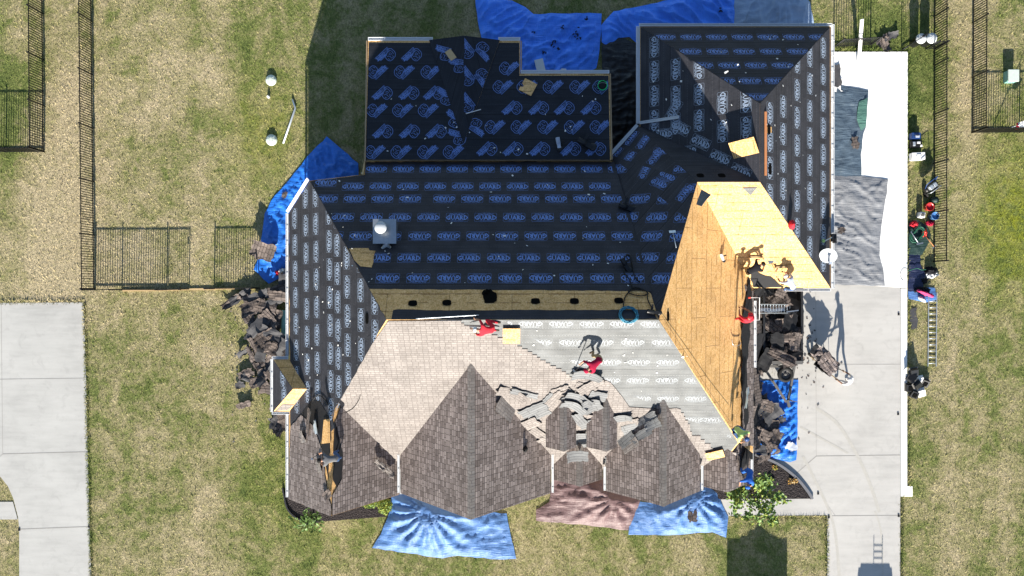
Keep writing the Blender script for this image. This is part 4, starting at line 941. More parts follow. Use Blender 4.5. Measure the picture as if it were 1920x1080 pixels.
for i, (x, y, w_, l, lab) in enumerate(((1566, 142, .5, 1.1, 'dark mat standing against the garage wall on the white concrete'), (1570, 163, .4, .5, 'torn pale carton scrap at the top corner of the slate blue tarp'))):
    sheet(x, y, .08, w_, l, 4, 0, 0, .1, i == 0, [M['whiteF'] if i else M['back'], M['back']], seed=550+i, label=lab)
sheet(1603, 268, .18, .32, .6, 10, 0, 0, .05, seed=560, label='brown shingle lying on the slate blue tarp')
sheet(1578, 432, .16, .3, .25, 10, 0, 0, .05, seed=561, label='small brown shingle scrap on the silver grey tarp')
# plywood offcuts
def board(pl, px, py, w_, l, rot, h, label, mat=None, tilt=(0, 0), cut=False):
    c = pl.px(px, py)+pl.n*h; ax = Vector((1, 0, pl.a)).normalized(); ay = pl.n.cross(ax)
    m = Matrix.Translation(c) @ Matrix((ax, ay, pl.n)).transposed().to_4x4() @ Matrix.Rotation(R(rot), 4, 'Z') @ Matrix.Rotation(R(tilt[0]), 4, 'X') @ Matrix.Rotation(R(tilt[1]), 4, 'Y')
    p = [(-w_/2, -l/2), (w_/2, -l/2), (w_/2, l/2), (-w_/2, l/2)]
    if cut: p = [(-w_/2, -l/2), (w_/2, -l/2), (w_/2, l/2), (-w_/2, l/2), (-w_/2, l*.05), (-w_*.3, -l*.05), (-w_*.36, -l*.2), (-w_/2, -l*.22)]
    bm = BM(); slab(bm, [m @ Vector((x, y, 0)) for x, y in p], .014, 0, None, -(m.to_3x3() @ Vector((0, 0, 1))))
    set_uv(bm, pl); return tag(link('osb_board', bm, mat or M['osb']), label, 'board')
board(WG, 990, 164, .62, .62, -28, .06, 'square wood offcut with a notched edge on the black back roof', cut=True)
board(GW, 1399, 279, 1.1, .72, 7, .25, 'wood board lying on the west slope of the garage wing', tilt=(32, 0))
board(PS, 959, 623, .66, .72, 0, .22, 'pale wood board beside the kneeling red roofer at the ridge', tilt=(-10, 0))
board(PS, 1339, 847, .8, .5, 22, .2, 'pale wood board on the front slope near the south east corner', tilt=(-6, 0))
board(WG, 846, 108, .3, .5, 35, .3, 'small triangular looking wood scrap on the back cricket roof', M['wood'])

# ================================================================== TRAILER
tc = G(1464, 610, 0)
tr = thing('dump_trailer', 'black dump trailer on the driveway heaped with torn shingles, its triangular tongue pointing down', 'trailer', (tc.x, tc.y, 0))
X0, X1 = 12.0, 13.8; Y0, Y1 = -3.55, .05; ZB = .75
bm = BM(); box(bm, ((X0+X1)/2, (Y0+Y1)/2, ZB), (X1-X0, Y1-Y0, .08)); link('bed', bm, M['trailer'], tr)
for a, b in (((X0, Y0), (X0, Y1)), ((X1, Y0), (X1, Y1))):
    bm = BM(); bar(bm, (*a, ZB+.3), (*b, ZB+.3), .05, .6); bar(bm, (*a, ZB+.62), (*b, ZB+.62), .1, .06)
    for k in range(5): yy = a[1]+(b[1]-a[1])*k/4; box(bm, (a[0]+(.05 if a[0] > 13 else -.05), yy, ZB+.3), (.07, .06, .6))
    link('side_panel', bm, M['trailer'], tr)
bm = BM(); bar(bm, (X0, Y0, ZB+.3), (X1, Y0, ZB+.3), .05, .6); bar(bm, (X0-.03, Y0, ZB+.63), (X1+.03, Y0, ZB+.63), .16, .06)
for k in range(4): box(bm, (X0+.3+k*.42, Y0-.1, ZB+.45), (.1, .12, .3))
link('front_panel', bm, M['dust'], tr)
bm = BM(); bar(bm, (X0, Y1, ZB+.25), (X1, Y1, ZB+.25), .05, .5); link('tailgate', bm, M['trailer'], tr)
tip = Vector((13.4, -5.55, .5)); bm = BM()
bar(bm, (X0+.05, Y0, .55), tip+Vector((-.04, 0, 0)), .1, .13); bar(bm, (X1-.02, Y0, .55), tip+Vector((.04, 0, 0)), .1, .13); bar(bm, tip+Vector((0, .1, .05)), tip+Vector((.1, -.25, .05)), .12, .1); bar(bm, (X0+.1, Y0-.25, .6), (X1-.1, Y0-.25, .6), .12, .1)
link('tongue', bm, M['dust'], tr)
bm = BM(); tube(bm, [tip+Vector((.12, .1, -.3)), tip+Vector((.12, .1, .35))], .035); bar(bm, tip+Vector((.12, .1, .33)), tip+Vector((.4, .05, .33)), .03, .03); link('jack', bm, M['dust'], tr)
def wheel(m, parent, R_=.36, W=.2):
    bm = BM(); lathe(bm, [(R_*.58, -W/2), (R_*.9, -W/2), (R_, -W/4), (R_, W/4), (R_*.9, W/2), (R_*.58, W/2), (R_*.55, 0)], 28, m); o = link('spare_wheel' if parent is tr and not tr.get('_s') else 'wheel', bm, M['rubber'], parent)
    bm = BM(); lathe(bm, [(0, .03), (R_*.16, .05), (R_*.2, .02), (R_*.45, 0), (R_*.6, W*.42), (R_*.62, -W/2)], 24, m, 0)
    for k in range(5): a = k*2*math.pi/5; box(bm, m @ Vector((math.cos(a)*R_*.32, math.sin(a)*R_*.32, .04)), (.03, .03, .03))
    link('rim', bm, M['dust'], o); return o
wheel(Matrix.Translation((13.15, -4.15, .98)), tr, .38, .2)
tr['_s'] = 1
for x, y in ((X0-.18, -1.3), (X0-.18, -2.1), (X1+.18, -1.3), (X1+.18, -2.1)):
    wheel(Matrix.Translation((x, y, .36)) @ Matrix.Rotation(R(90), 4, 'Y'), tr, .36, .2)
del tr['_s']
for s_ in (-1, 1):
    bm = BM(); xx = X0-.18 if s_ < 0 else X1+.18
    pr = [(-.85, .35), (-.6, .75), (.6, .75), (.85, .35)]
    for (a, b), (c, d) in zip(pr, pr[1:]): bar(bm, (xx, -1.7+a, b), (xx, -1.7+c, d), .26, .03, up=Vector((1, 0, 0)) if 0 else Vector((0, 0, 1)))
    link('fender', bm, M['trailer'], tr)
rs2 = random.Random(5)
ld = [(1425, 655, 1.3, .7, 75), (1440, 640, 1.2, .7, 85), (1460, 650, 1.3, .6, 95), (1475, 665, 1.2, .7, 100), (1435, 675, 1.3, .6, 60), (1462, 668, 1.5, .5, -28), (1476, 660, 1.2, .5, -25), (1450, 600, 1.0, .5, 40), (1442, 610, 1.1, .5, -40), (1470, 610, 1.0, .8, 20), (1480, 600, 1.0, .7, 70), (1490, 640, .9, .6, 80), (1455, 625, 1.2, .6, 10), (1425, 620, 1.1, .6, 70), (1485, 620, .9, .5, -15), (1425, 690, .8, .35, 80), (1490, 660, .8, .4, 10), (1460, 570, 1.2, .7, 30), (1445, 560, .9, .5, -30), (1480, 575, .9, .7, 60), (1430, 585, .8, .5, 20), (1494, 672, .7, .4, 20), (1455, 645, 1.2, .6, 92), (1470, 635, 1.0, .5, 5), (1440, 660, 1.2, .5, 65), (1428, 668, 1.0, .5, 10)]
for i, (x, y, w_, l, r_) in enumerate(ld):
    sheet(x, y, .95+.1*(i % 6), w_*.9, l, r_, rs2.uniform(-14, 14), rs2.uniform(-14, 14), rs2.uniform(-.12, .25), i % 3 == 1, [M['shingled'], M['felt']], seed=600+i, label='torn shingle slab heaped in the bed of the black trailer', group='shingle slabs loaded in the trailer')
bm = BM()
rn = random.Random(4)
for k in range(14):
    c = G(1425+rn.uniform(0, 65), 580+rn.uniform(0, 4)-k*.2, 1.75); a = rn.uniform(-.3, .3)
    bar(bm, c+Vector((-.3, -.05, rn.uniform(0, .1))), c+Vector((.3, .12*a, rn.uniform(0, .1))), .05, .015)
tag(link('metal_flashing', bm, M['steel']), 'bent bright metal strips lying across the load of the black trailer', 'flashing')
# ================================================================== PEOPLE
def person(label, pos, yaw, pose, shirt, pants, hair='hair', cap=None, up=None, sc=1.0, boots='boot', group=None):
    """one continuous skinned body (posed skeleton), hair or cap as a child"""
    J_ = dict(pelvis=(0, 0, .95), waist=(0, .01, 1.08), chest=(0, .02, 1.30), neck=(0, .03, 1.48), head=(0, .05, 1.60), crown=(0, .04, 1.72),
              shL=(-.19, .01, 1.42), shR=(.19, .01, 1.42), elL=(-.26, .0, 1.14), elR=(.26, .0, 1.14), haL=(-.27, .12, .92), haR=(.27, .12, .92),
              hipL=(-.10, 0, .90), hipR=(.10, 0, .90), knL=(-.12, .04, .50), knR=(.12, .04, .50), anL=(-.13, -.02, .09), anR=(.13, -.02, .09), toL=(-.14, .17, .04), toR=(.14, .17, .04))
    P = {}
    if pose == 'stoop':      # bent at the hips, arms reaching down in front
        P = dict(pelvis=(0, -.18, .86), waist=(0, -.06, .99), chest=(0, .18, 1.10), neck=(0, .36, 1.16), head=(0, .47, 1.17), crown=(0, .57, 1.2), shL=(-.2, .29, 1.12), shR=(.2, .29, 1.12), elL=(-.28, .42, .88), elR=(.28, .40, .88), haL=(-.2, .58, .68), haR=(.2, .60, .66), hipL=(-.1, -.17, .83), hipR=(.1, -.17, .83), knL=(-.14, -.02, .46), knR=(.14, .05, .46), anL=(-.15, -.16, .09), anR=(.15, -.06, .09), toL=(-.16, .03, .04), toR=(.16, .13, .04))
    elif pose == 'kneel':
        P = dict(pelvis=(0, -.22, .36), waist=(0, -.1, .49), chest=(0, .12, .62), neck=(0, .3, .68), head=(0, .42, .68), crown=(0, .53, .70), shL=(-.2, .22, .65), shR=(.2, .22, .65), elL=(-.3, .36, .44), elR=(.3, .34, .44), haL=(-.22, .56, .26), haR=(.24, .52, .24), hipL=(-.1, -.2, .33), hipR=(.1, -.2, .33), knL=(-.2, .14, .1), knR=(.2, .12, .1), anL=(-.16, -.34, .08), anR=(.16, -.34, .08), toL=(-.16, -.48, .04), toR=(.16, -.48, .04))
    elif pose == 'squat':
        P = dict(pelvis=(0, -.2, .42), waist=(0, -.1, .55), chest=(0, .08, .76), neck=(0, .2, .9), head=(0, .27, 1.0), crown=(0, .32, 1.11), shL=(-.2, .12, .85), shR=(.2, .12, .85), elL=(-.3, .28, .62), elR=(.3, .3, .62), haL=(-.16, .46, .48), haR=(.16, .48, .48), hipL=(-.1, -.18, .4), hipR=(.1, -.18, .4), knL=(-.22, .2, .48), knR=(.22, .2, .48), anL=(-.18, .0, .09), anR=(.18, .0, .09), toL=(-.2, .18, .04), toR=(.2, .18, .04))
    elif pose == 'push':     # leaning forward, both hands on handles
        P = dict(pelvis=(0, -.06, .93), waist=(0, .02, 1.06), chest=(0, .13, 1.25), neck=(0, .22, 1.4), head=(0, .28, 1.5), crown=(0, .31, 1.62), shL=(-.2, .18, 1.34), shR=(.2, .18, 1.34), elL=(-.28, .22, 1.05), elR=(.28, .22, 1.05), haL=(-.27, .46, .88), haR=(.27, .46, .88), knL=(-.12, .16, .52), knR=(.12, -.02, .5), anL=(-.12, .12, .09), anR=(.12, -.32, .12), toL=(-.13, .3, .04), toR=(.13, -.14, .04))
    elif pose == 'reach':    # standing, one tool held out to the front left
        P = dict(chest=(0, .08, 1.28), neck=(0, .13, 1.44), head=(0, .19, 1.55), crown=(0, .22, 1.67), shL=(-.2, .08, 1.38), shR=(.2, .1, 1.38), elL=(-.34, .26, 1.16), elR=(.2, .34, 1.14), haL=(-.3, .52, 1.0), haR=(-.1, .56, .94), knL=(-.16, .1, .5), knR=(.18, .05, .5), anL=(-.2, .04, .09), anR=(.22, -.04, .09), toL=(-.22, .22, .04), toR=(.25, .14, .04))
    J_.update(P); J_ = {k: Vector(v)*sc for k, v in J_.items()}
    rad = dict(pelvis=(.15, .115), waist=(.135, .10), chest=(.165, .115), neck=(.055, .055), head=(.085, .098), crown=(.05, .06), shL=(.07, .07), shR=(.07, .07), elL=(.046, .046), elR=(.046, .046), haL=(.034, .034), haR=(.034, .034),
               hipL=(.10, .10), hipR=(.10, .10), knL=(.062, .062), knR=(.062, .062), anL=(.045, .045), anR=(.045, .045), toL=(.04, .03), toR=(.04, .03))
    ed = [('pelvis', 'waist', 0), ('waist', 'chest', 0), ('chest', 'neck', 0), ('neck', 'head', 2), ('head', 'crown', 2), ('chest', 'shL', 0), ('chest', 'shR', 0), ('shL', 'elL', 0), ('shR', 'elR', 0), ('elL', 'haL', 2), ('elR', 'haR', 2),
          ('pelvis', 'hipL', 1), ('pelvis', 'hipR', 1), ('hipL', 'knL', 1), ('hipR', 'knR', 1), ('knL', 'anL', 1), ('knR', 'anR', 1), ('anL', 'toL', 3), ('anR', 'toR', 3)]
    names = list(J_); co = [J_[k] for k in names]; E = [(names.index(a), names.index(b)) for a, b, _ in ed]; rr = [tuple(x*sc for x in rad[k]) for k in names]
    segs = [(J_[a], J_[b], m) for a, b, m in ed]; roots = [0]
    def chain(pts, rs_, m=2):
        i0 = len(co); roots.append(i0)
        for k, (p, r_) in enumerate(zip(pts, rs_)):
            co.append(p); rr.append((r_, r_))
            if k: E.append((i0+k-1, i0+k)); segs.append((pts[k-1], p, m))
    for s_, h, e in ((-1, 'haL', 'elL'), (1, 'haR', 'elR')):
        d = (J_[h]-J_[e]).normalized(); side = d.cross(Vector((0, 0, 1))); side = side.normalized() if side.length > .05 else Vector((1, 0, 0)); dn = side.cross(d).normalized()*-1
        if dn.z > 0: dn = -dn
        for k, ln in enumerate((.075, .085, .08, .062)):       # four fingers, curled a little
            b = J_[h]+d*.03+side*(-.03+.02*k)
            chain([b, b+d*.055, b+d*(.055+ln*.45)+dn*.012, b+d*(.055+ln*.75)+dn*.04], [.011, .0095, .009, .008])
        b = J_[h]+side*(-.02*s_)
        chain([b, b+side*(-.035*s_)+d*.03, b+side*(-.045*s_)+d*.065], [.012, .0105, .009])
    hd = (J_['crown']-J_['neck']).normalized(); fw = Vector((0, 1, 0)); fw = (fw-hd*fw.dot(hd))
    fw = fw.normalized() if fw.length > .2 else Vector((0, 0, -1))
    if pose in ('stoop', 'kneel'): fw = (Vector((0, .35, -1))-hd*Vector((0, .35, -1)).dot(hd)).normalized()
    rt = hd.cross(fw).normalized(); hc = J_['head']
    chain([hc+fw*.07, hc+fw*.108-hd*.005, hc+fw*.1-hd*.03], [.012, .014, .013])          # nose
    chain([hc+fw*.088-hd*.055-rt*.02, hc+fw*.093-hd*.055, hc+fw*.088-hd*.055+rt*.02], [.008, .01, .008])   # mouth
    for q in (-1, 1):
        chain([hc+rt*q*.075, hc+rt*q*.098, hc+rt*q*.1+hd*.025], [.014, .016, .012])      # ears
        chain([hc+rt*q*.032+fw*.08+hd*.022, hc+rt*q*.034+fw*.088+hd*.022], [.011, .009], 4)  # eyes
    me = bpy.data.meshes.new('sk'); me.from_pydata(co, E, []); ob = bpy.data.objects.new('sk', me); COL.objects.link(ob)
    sk = ob.modifiers.new('s', 'SKIN'); sk.use_smooth_shade = True
    for i, v in enumerate(me.skin_vertices[0].data): v.radius = rr[i]; v.use_root = i in roots
    sb = ob.modifiers.new('b', 'SUBSURF'); sb.levels = 2; sb.render_levels = 2
    ev = ob.evaluated_get(bpy.context.evaluated_depsgraph_get()); body = bpy.data.meshes.new_from_object(ev)
    bpy.data.objects.remove(ob); bpy.data.meshes.remove(me)
    body.materials.clear()
    for m in (M[shirt], M[pants], M['skin'], M[boots], M['hair']): body.materials.append(m)
    for p in body.polygons:
        c = p.center; best = 9; mi = 0
        for a, b, m in segs:
            d = b-a; t = max(0, min(1, (c-a).dot(d)/max(1e-9, d.length_squared))); q = (c-a-d*t).length
            if q < best: best, mi = q, m
        p.material_index = mi; p.use_smooth = True
    base = Matrix.Translation(pos)
    if up is not None:
        z = up.normalized(); x = Vector((1, 0, 0)); y = z.cross(x).normalized(); x = y.cross(z); base = base @ Matrix((x, y, z)).transposed().to_4x4()
    base = base @ Matrix.Rotation(R(yaw), 4, 'Z')
    body.transform(base); o0 = bpy.data.objects.new('person', body); COL.objects.link(o0)
    # origin at the feet
    body.transform(Matrix.Translation(-pos)); o0.location = pos
    tag(o0, label, 'person', group)
    bm = BM(); c = hc+hd*.02
    hm = Matrix.Translation(c) @ Matrix((rt, fw, hd)).transposed().to_4x4()
    if cap:
        lathe(bm, [(.108, -.005), (.11, .03), (.1, .075), (.07, .105), (0, .12)], 18, hm)
        v = [bm.verts.new(hm @ Vector(q)) for q in ((-.075, .07, .012), (.075, .07, .012), (.06, .175, .0), (-.06, .175, .0), (-.075, .07, 0), (.075, .07, 0), (.06, .175, -.012), (-.06, .175, -.012))]
        for f in ((0, 1, 2, 3), (7, 6, 5, 4), (0, 4, 5, 1), (1, 5, 6, 2), (2, 6, 7, 3), (3, 7, 4, 0)): bm.faces.new([v[i] for i in f])
    else: lathe(bm, [(.104, -.03), (.11, .02), (.1, .07), (.068, .1), (0, .113)], 16, hm @ Matrix.Rotation(R(14), 4, 'X') @ Matrix.Translation((0, -.012, 0)))
    bm.transform(base); bm.transform(Matrix.Translation(-pos))
    h_ = link('cap' if cap else 'hair', bm, M[cap or hair], o0, True)
    return o0, (lambda k: base @ J_[k])
def stick(name, label, cat, p, q, r_, m, head=None, hm=None):
    t = thing(name, label, cat, p); bm = BM(); tube(bm, [p, q], r_, 8); link('handle', bm, m, t)
    if head:
        d = (Vector(q)-Vector(p)).normalized(); s_ = d.cross(Vector((0, 0, 1))).normalized(); bm = BM()
        bar(bm, Vector(q), Vector(q)+d*head[1], head[0], .02); link('blade', bm, hm, t)
    return t
pS = lambda x, y: PS.px(x, y)+PS.n*.03
person('roofer in a red shirt crouching at the main ridge above the bright shingles', pS(915, 607), 80, 'kneel', 'red', 'red', cap='whiteF', up=(PS.n+Vector((0, 0, 1))))
stick('pry_bar', 'thin grey bar lying in front of the red roofer at the ridge', 'tool', PS.px(880, 611)+PS.n*.06, PS.px(903, 611)+PS.n*.06, .02, M['steel'])
o, jf = person('roofer in a dark red shirt stooping on the sunlit grey underlayment', pS(1114, 664), 125, 'stoop', 'dred', 'khaki', cap='dred', up=(PS.n*.4+Vector((0, 0, 1))))
stick('shingle_shovel', 'long handled shingle shovel held by the dark red roofer on the grey underlayment', 'shovel', jf('haR')+Vector((.25, .15, .25)), PS.px(1078, 692)+PS.n*.08, .018, M['black'], (.2, .25), M['whiteF'])
person('worker in a bright red jacket at the east eave beside the trailer', PE.px(1386, 600)+PE.n*.02, 0, 'reach', 'red', 'red', cap='red')
o, jf = person('worker in black stooping at the torn corner of the sunlit board roof', PE.px(1396, 507)+PE.n*.03, -60, 'stoop', 'blackF', 'khaki', hair='hair')
o, jf = person('worker in a pale blue shirt bending over the edge of the sunlit board roof', GS.px(1470, 534)+GS.n*.03, 40, 'stoop', 'paleF', 'jeans', cap='whiteF')
stick('shingle_shovel', 'long handled shingle shovel on the sunlit board roof reaching up from the pale blue worker', 'shovel', jf('haL')+Vector((.05, -.1, .1)), GS.px(1446, 492)+GS.n*.06, .016, M['wood'], (.22, .25), M['steel'])
person('worker in dark cap and lime shirt crouching low on the orange board slope', PE.px(1378, 805)+PE.n*.03, -140, 'squat', 'lime', 'jeans', cap='navy')
person('worker in blue shirt and cap leaning over the south east corner roof', PQE.px(1392, 880)+Vector((0, 0, .1)), 165, 'stoop', 'blueF', 'blueF', cap='blueF')
o, jf = person('worker in a grey shirt and jeans kneeling on the south west corner roof', PSW.px(634, 850)+Vector((0, 0, .05)), 95, 'stoop', 'greyF', 'jeans', hair='hair')
stick('shingle_hammer', 'short dark tool in the hand of the grey shirted south west worker', 'tool', jf('haR'), jf('haR')+Vector((-.28, -.2, .05)), .018, M['black'], (.1, .06), M['steel'])
o, jw = person('worker all in white pushing a wheelbarrow of shingles on the driveway', G(1577, 712, .04), 52, 'push', 'whiteF', 'whiteF', cap='whiteF')
# wheelbarrow
hl, hr = jw('haL'), jw('haR'); mid_ = (hl+hr)/2; wb = Vector((-math.sin(R(52)), math.cos(R(52)), 0)); ws = Vector((wb.y, -wb.x, 0))
base = Vector((mid_.x, mid_.y, .04)); t = thing('wheelbarrow', 'wheelbarrow heaped with brown shingle slabs in front of the white clad worker', 'wheelbarrow', base)
bm = BM()
for h in (hl, hr): bar(bm, h+Vector((0, 0, -.02))-wb*.08, base+wb*1.5+Vector((0, 0, .28))+(h-mid_)*.25, .04, .04)
link('handle_frame', bm, M['wood'], t)
bm = BM(); ra = [base+wb*a+ws*b+Vector((0, 0, z)) for a, b, z in ((.45, -.36, .78), (.45, .36, .78), (1.35, .36, .74), (1.35, -.36, .74), (.62, -.22, .45), (.62, .22, .45), (1.15, .22, .42), (1.15, -.22, .42))]; v = [bm.verts.new(q) for q in ra]
for f in ((4, 5, 6, 7), (0, 1, 5, 4), (1, 2, 6, 5), (2, 3, 7, 6), (3, 0, 4, 7)): bm.faces.new([v[i] for i in f])
bmesh.ops.solidify(bm, geom=bm.faces[:], thickness=.01); link('tray', bm, M['trailer'], t)
bm = BM(); c = base+wb*1.5+Vector((0, 0, .2)); lathe(bm, [(.1, -.05), (.18, -.05), (.2, 0), (.18, .05), (.1, .05), (.1, -.05)], 20, Matrix.Translation(c) @ Matrix((wb, Vector((0, 0, 1)), ws)).transposed().to_4x4()); link('wheel', bm, M['rubber'], t)
for s_ in (-1, 1):
    bm = BM(); tube(bm, [base+wb*.55+ws*s_*.25+Vector((0, 0, .5)), base+wb*.5+ws*s_*.27+Vector((0, 0, .02)), base+wb*.75+ws*s_*.24+Vector((0, 0, .02)), base+wb*.85+ws*s_*.2+Vector((0, 0, .46))], .016); link('leg', bm, M['black'], t)
for i, (x, y, z, w_, l, r_) in enumerate(((1549, 676, .80, 1.25, .75, -50), (1543, 672, .84, 1.2, .6, -48), (1537, 664, .88, 1.0, .55, -44), (1550, 684, .86, .9, .6, -52), (1556, 678, .92, .9, .4, -56))):
    sheet(x, y, z, w_, l, r_, rs2.uniform(-5, 5), rs2.uniform(-4, 4), .08, i == 2, [M['shingle'], M['felt']], seed=700+i, label='brown shingle slab stacked in the wheelbarrow', group='shingle slabs in the wheelbarrow')
# small red bundle on the board roof, toe boards, tools
c = GS.px(1482, 421)+GS.n*.03; bm = BM(); lathe(bm, [(0, 0), (.12, .03), (.15, .14), (.1, .26), (.05, .34), (.035, .42), (0, .43)], 14, Matrix.Translation(c) @ Matrix.Scale(1.4, 4, (0, 1, 0)))
for v in bm.verts: v.co += noise.noise_vector(v.co*7)*.04
tag(link('jacket', bm, M['red'], None, True), 'red jacket dropped at the seam of the sunlit board roof and the east underlayment', 'jacket')
for x, y, lab in ((1416, 481, 'short toe board on the sunlit board roof above the crouching black clad worker'), (1464, 500, 'short toe board on the sunlit board roof above the pale blue worker')):
    c = GS.px(x, y)+GS.n*.06; bm = BM(); bar(bm, c+Vector((-.28, 0, 0)), c+Vector((.28, .03, 0)), .09, .09); bar(bm, c+Vector((-.28, -.02, .05)), c+Vector((-.28, -.02, .14)), .03, .1); bar(bm, c+Vector((.28, -.02, .05)), c+Vector((.28, -.02, .14)), .03, .1)
    tag(link('toe_board', bm, M['wood']), lab, 'board')
def nailgun(c, rot, m, label, scale=1.0):
    t = thing('nail_gun', label, 'nail gun', c); mm = Matrix.Translation(c) @ Matrix.Rotation(R(rot), 4, 'Z') @ Matrix.Scale(scale, 4)
    bm = BM(); box(bm, (0, 0, .08), (.11, .3, .14), mm); lathe(bm, [(.07, -.1), (.075, .12), (0, .13)], 12, mm @ Matrix.Translation((0, .12, .1)) @ Matrix.Rotation(R(90), 4, 'X')); link('gun_body', bm, m, t)
    bm = BM(); box(bm, (.14, .08, .08), (.2, .06, .06), mm); link('grip', bm, M['black'], t)
    bm = BM(); lathe(bm, [(.07, 0), (.09, .03), (.09, .1), (.07, .12), (0, .12)], 12, mm @ Matrix.Translation((.02, -.17, .02))); link('magazine', bm, M['black'], t); return t
nailgun(WG.px(1047, 271)+Vector((0, 0, .03)), 10, M['paleF'], 'pale nail gun lying near the inner edge of the low back roof', 1.3)
nailgun(WG.px(1098, 272)+Vector((0, 0, .03)), 60, M['black'], 'black nail gun lying on the low back roof right of the pale one', 1.9)
nailgun(PA.px(1176, 391)+PA.n*.03, 70, M['black'], 'black nail gun on the shaded slope near the dark valley', 1.7)
nailgun(PE.px(1353, 484)+PE.n*.02, 20, M['whiteF'], 'small white tool on the orange board slope', .8)
nailgun(PN.px(1172, 498)+PN.n*.03, 30, M['black'], 'black nail gun on the shaded slope above the coiled hose', 1.4)
nailgun(PN.px(1225, 586)+PN.n*.03, 80, M['black'], 'black nail gun at the right end of the main ridge', 1.2)
stick('shingle_shovel', 'pale handled shovel lying on the shaded back slope near the board edge', 'shovel', PA.px(1269, 466)+PA.n*.06, PA.px(1263, 438)+PA.n*.06, .018, M['alu'], (.3, .12), M['alu'])
stick('pole', 'thin pale stick lying across the valley of the low back roof', 'stick', WG.px(874, 215)+Vector((0, 0, .2)), WG.px(902, 207)+Vector((0, 0, .2)), .018, M['whiteF'])
def cord(label, pts, r_, m, cat='cord', name='cord', turns=None):
    bm = BM(); c = curve(pts, 6); tube(bm, c, r_, 6); return tag(link(name, bm, m), label, cat)
rn = random.Random(9)
c0 = PN.px(1178, 590)
pts = []
for k in range(60):
    a = k*2*math.pi/12; r_ = .33+.05*math.sin(k*1.7); p = c0+Vector((math.cos(a)*r_, math.sin(a)*r_*.85, 0)); pts.append(Vector((p.x, p.y, min(PN.z(p.x, p.y), PS.z(p.x, p.y))+.05+.002*k)))
cord('blue air hose coiled over the main ridge', pts, .02, M['hose'], 'hose', 'air_hose')
pts = [PN.px(x, y)+PN.n*.05 for x, y in ((1168, 580), (1172, 558), (1185, 545), (1205, 545), (1215, 552), (1200, 556), (1178, 550), (1190, 540), (1212, 548), (1214, 562), (1222, 580))]
cord('black cord looping across the bare board strip', pts, .022, M['cord'])
pts = [PN.px(x, y)+PN.n*.05 for x, y in ((1185, 540), (1180, 525), (1170, 512), (1176, 500), (1168, 490), (1180, 480), (1190, 520), (1200, 530))]
cord('tangled black cord on the shaded underlayment above the bare board strip', pts, .022, M['cord'])
cord('thin cord lying over the bright shingles near the west hip', [PS.px(x, y)+PS.n*.07 for x, y in ((605, 742), (612, 752), (625, 768), (640, 773), (660, 765), (672, 750), (676, 738))][1:], .012, M['cord'])
cord('dark cord running down the west slope to the torn corner', [PW.px(x, y)+PW.n*.05 for x, y in ((588, 752), (592, 745), (600, 741), (610, 748), (617, 758))], .02, M['cord'])
cord('pale rope stretched along the ridge cap left of the red roofer', [PN.px(x, y)+PN.n*.05 for x, y in ((780, 599), (830, 596), (898, 592))], .02, M['alu'], 'rope', 'rope')
cord('thin safety line on the orange board slope beside the south east hip', [PE.px(x, y)+PE.n*.03 for x, y in ((1240, 592), (1290, 670), (1330, 735), (1368, 790))], .006, M['cord'], 'rope', 'rope')
cord('bent thin wire on the orange board slope', [PE.px(x, y)+PE.n*.03 for x, y in ((1371, 636), (1374, 648), (1385, 647), (1388, 642))], .014, M['steel'], 'wire', 'wire')
# satellite dish at the east eave
t = thing('satellite_dish', 'grey oval satellite dish mounted on the east eave of the garage wing', 'satellite dish', G(1553, 480, 3.1))
c = G(1553, 478, 3.75); nrm = Vector((-.35, -.55, .75)).normalized(); rt_ = nrm.cross(Vector((0, 1, 0))).normalized(); u2 = rt_.cross(nrm)
mm = Matrix.Translation(c) @ Matrix((rt_, u2, nrm)).transposed().to_4x4()
bm = BM(); lathe(bm, [(0, 0), (.16, .012), (.3, .045), (.37, .075), (.38, .07), (.3, .03), (.16, -.003), (0, -.015)], 30, mm); link('dish', bm, M['dishm'], t)
bm = BM(); tube(bm, [G(1550, 480, 3.05), G(1550, 480, 3.5), c-nrm*.03], .03); link('mount', bm, M['dust'], t)
bm = BM(); e = c+nrm*.35-u2*.2-rt_*.1; bar(bm, c-u2*.33, e, .05, .05); box(bm, e, (.14, .12, .1)); link('feed_arm', bm, M['paleF'], t)
t = thing('hand_level', 'black tool with a lime grip lying on the east gutter above the satellite dish', 'tool', GE.px(1550, 444))
bm = BM(); bar(bm, GE.px(1541, 452)+GE.n*.15, GE.px(1556, 443)+GE.n*.2, .04, .04); link('handle', bm, M['alu'], t)
bm = BM(); lathe(bm, [(.06, 0), (.08, .06), (0, .1)], 10, Matrix.Translation(GE.px(1539, 452)+GE.n*.1)); link('grip', bm, M['lime'], t)
bm = BM(); box(bm, GE.px(1555, 446)+GE.n*.2, (.2, .35, .2)); box(bm, GE.px(1555, 452)+GE.n*.25, (.1, .2, .25)); link('tool_head', bm, M['black'], t)
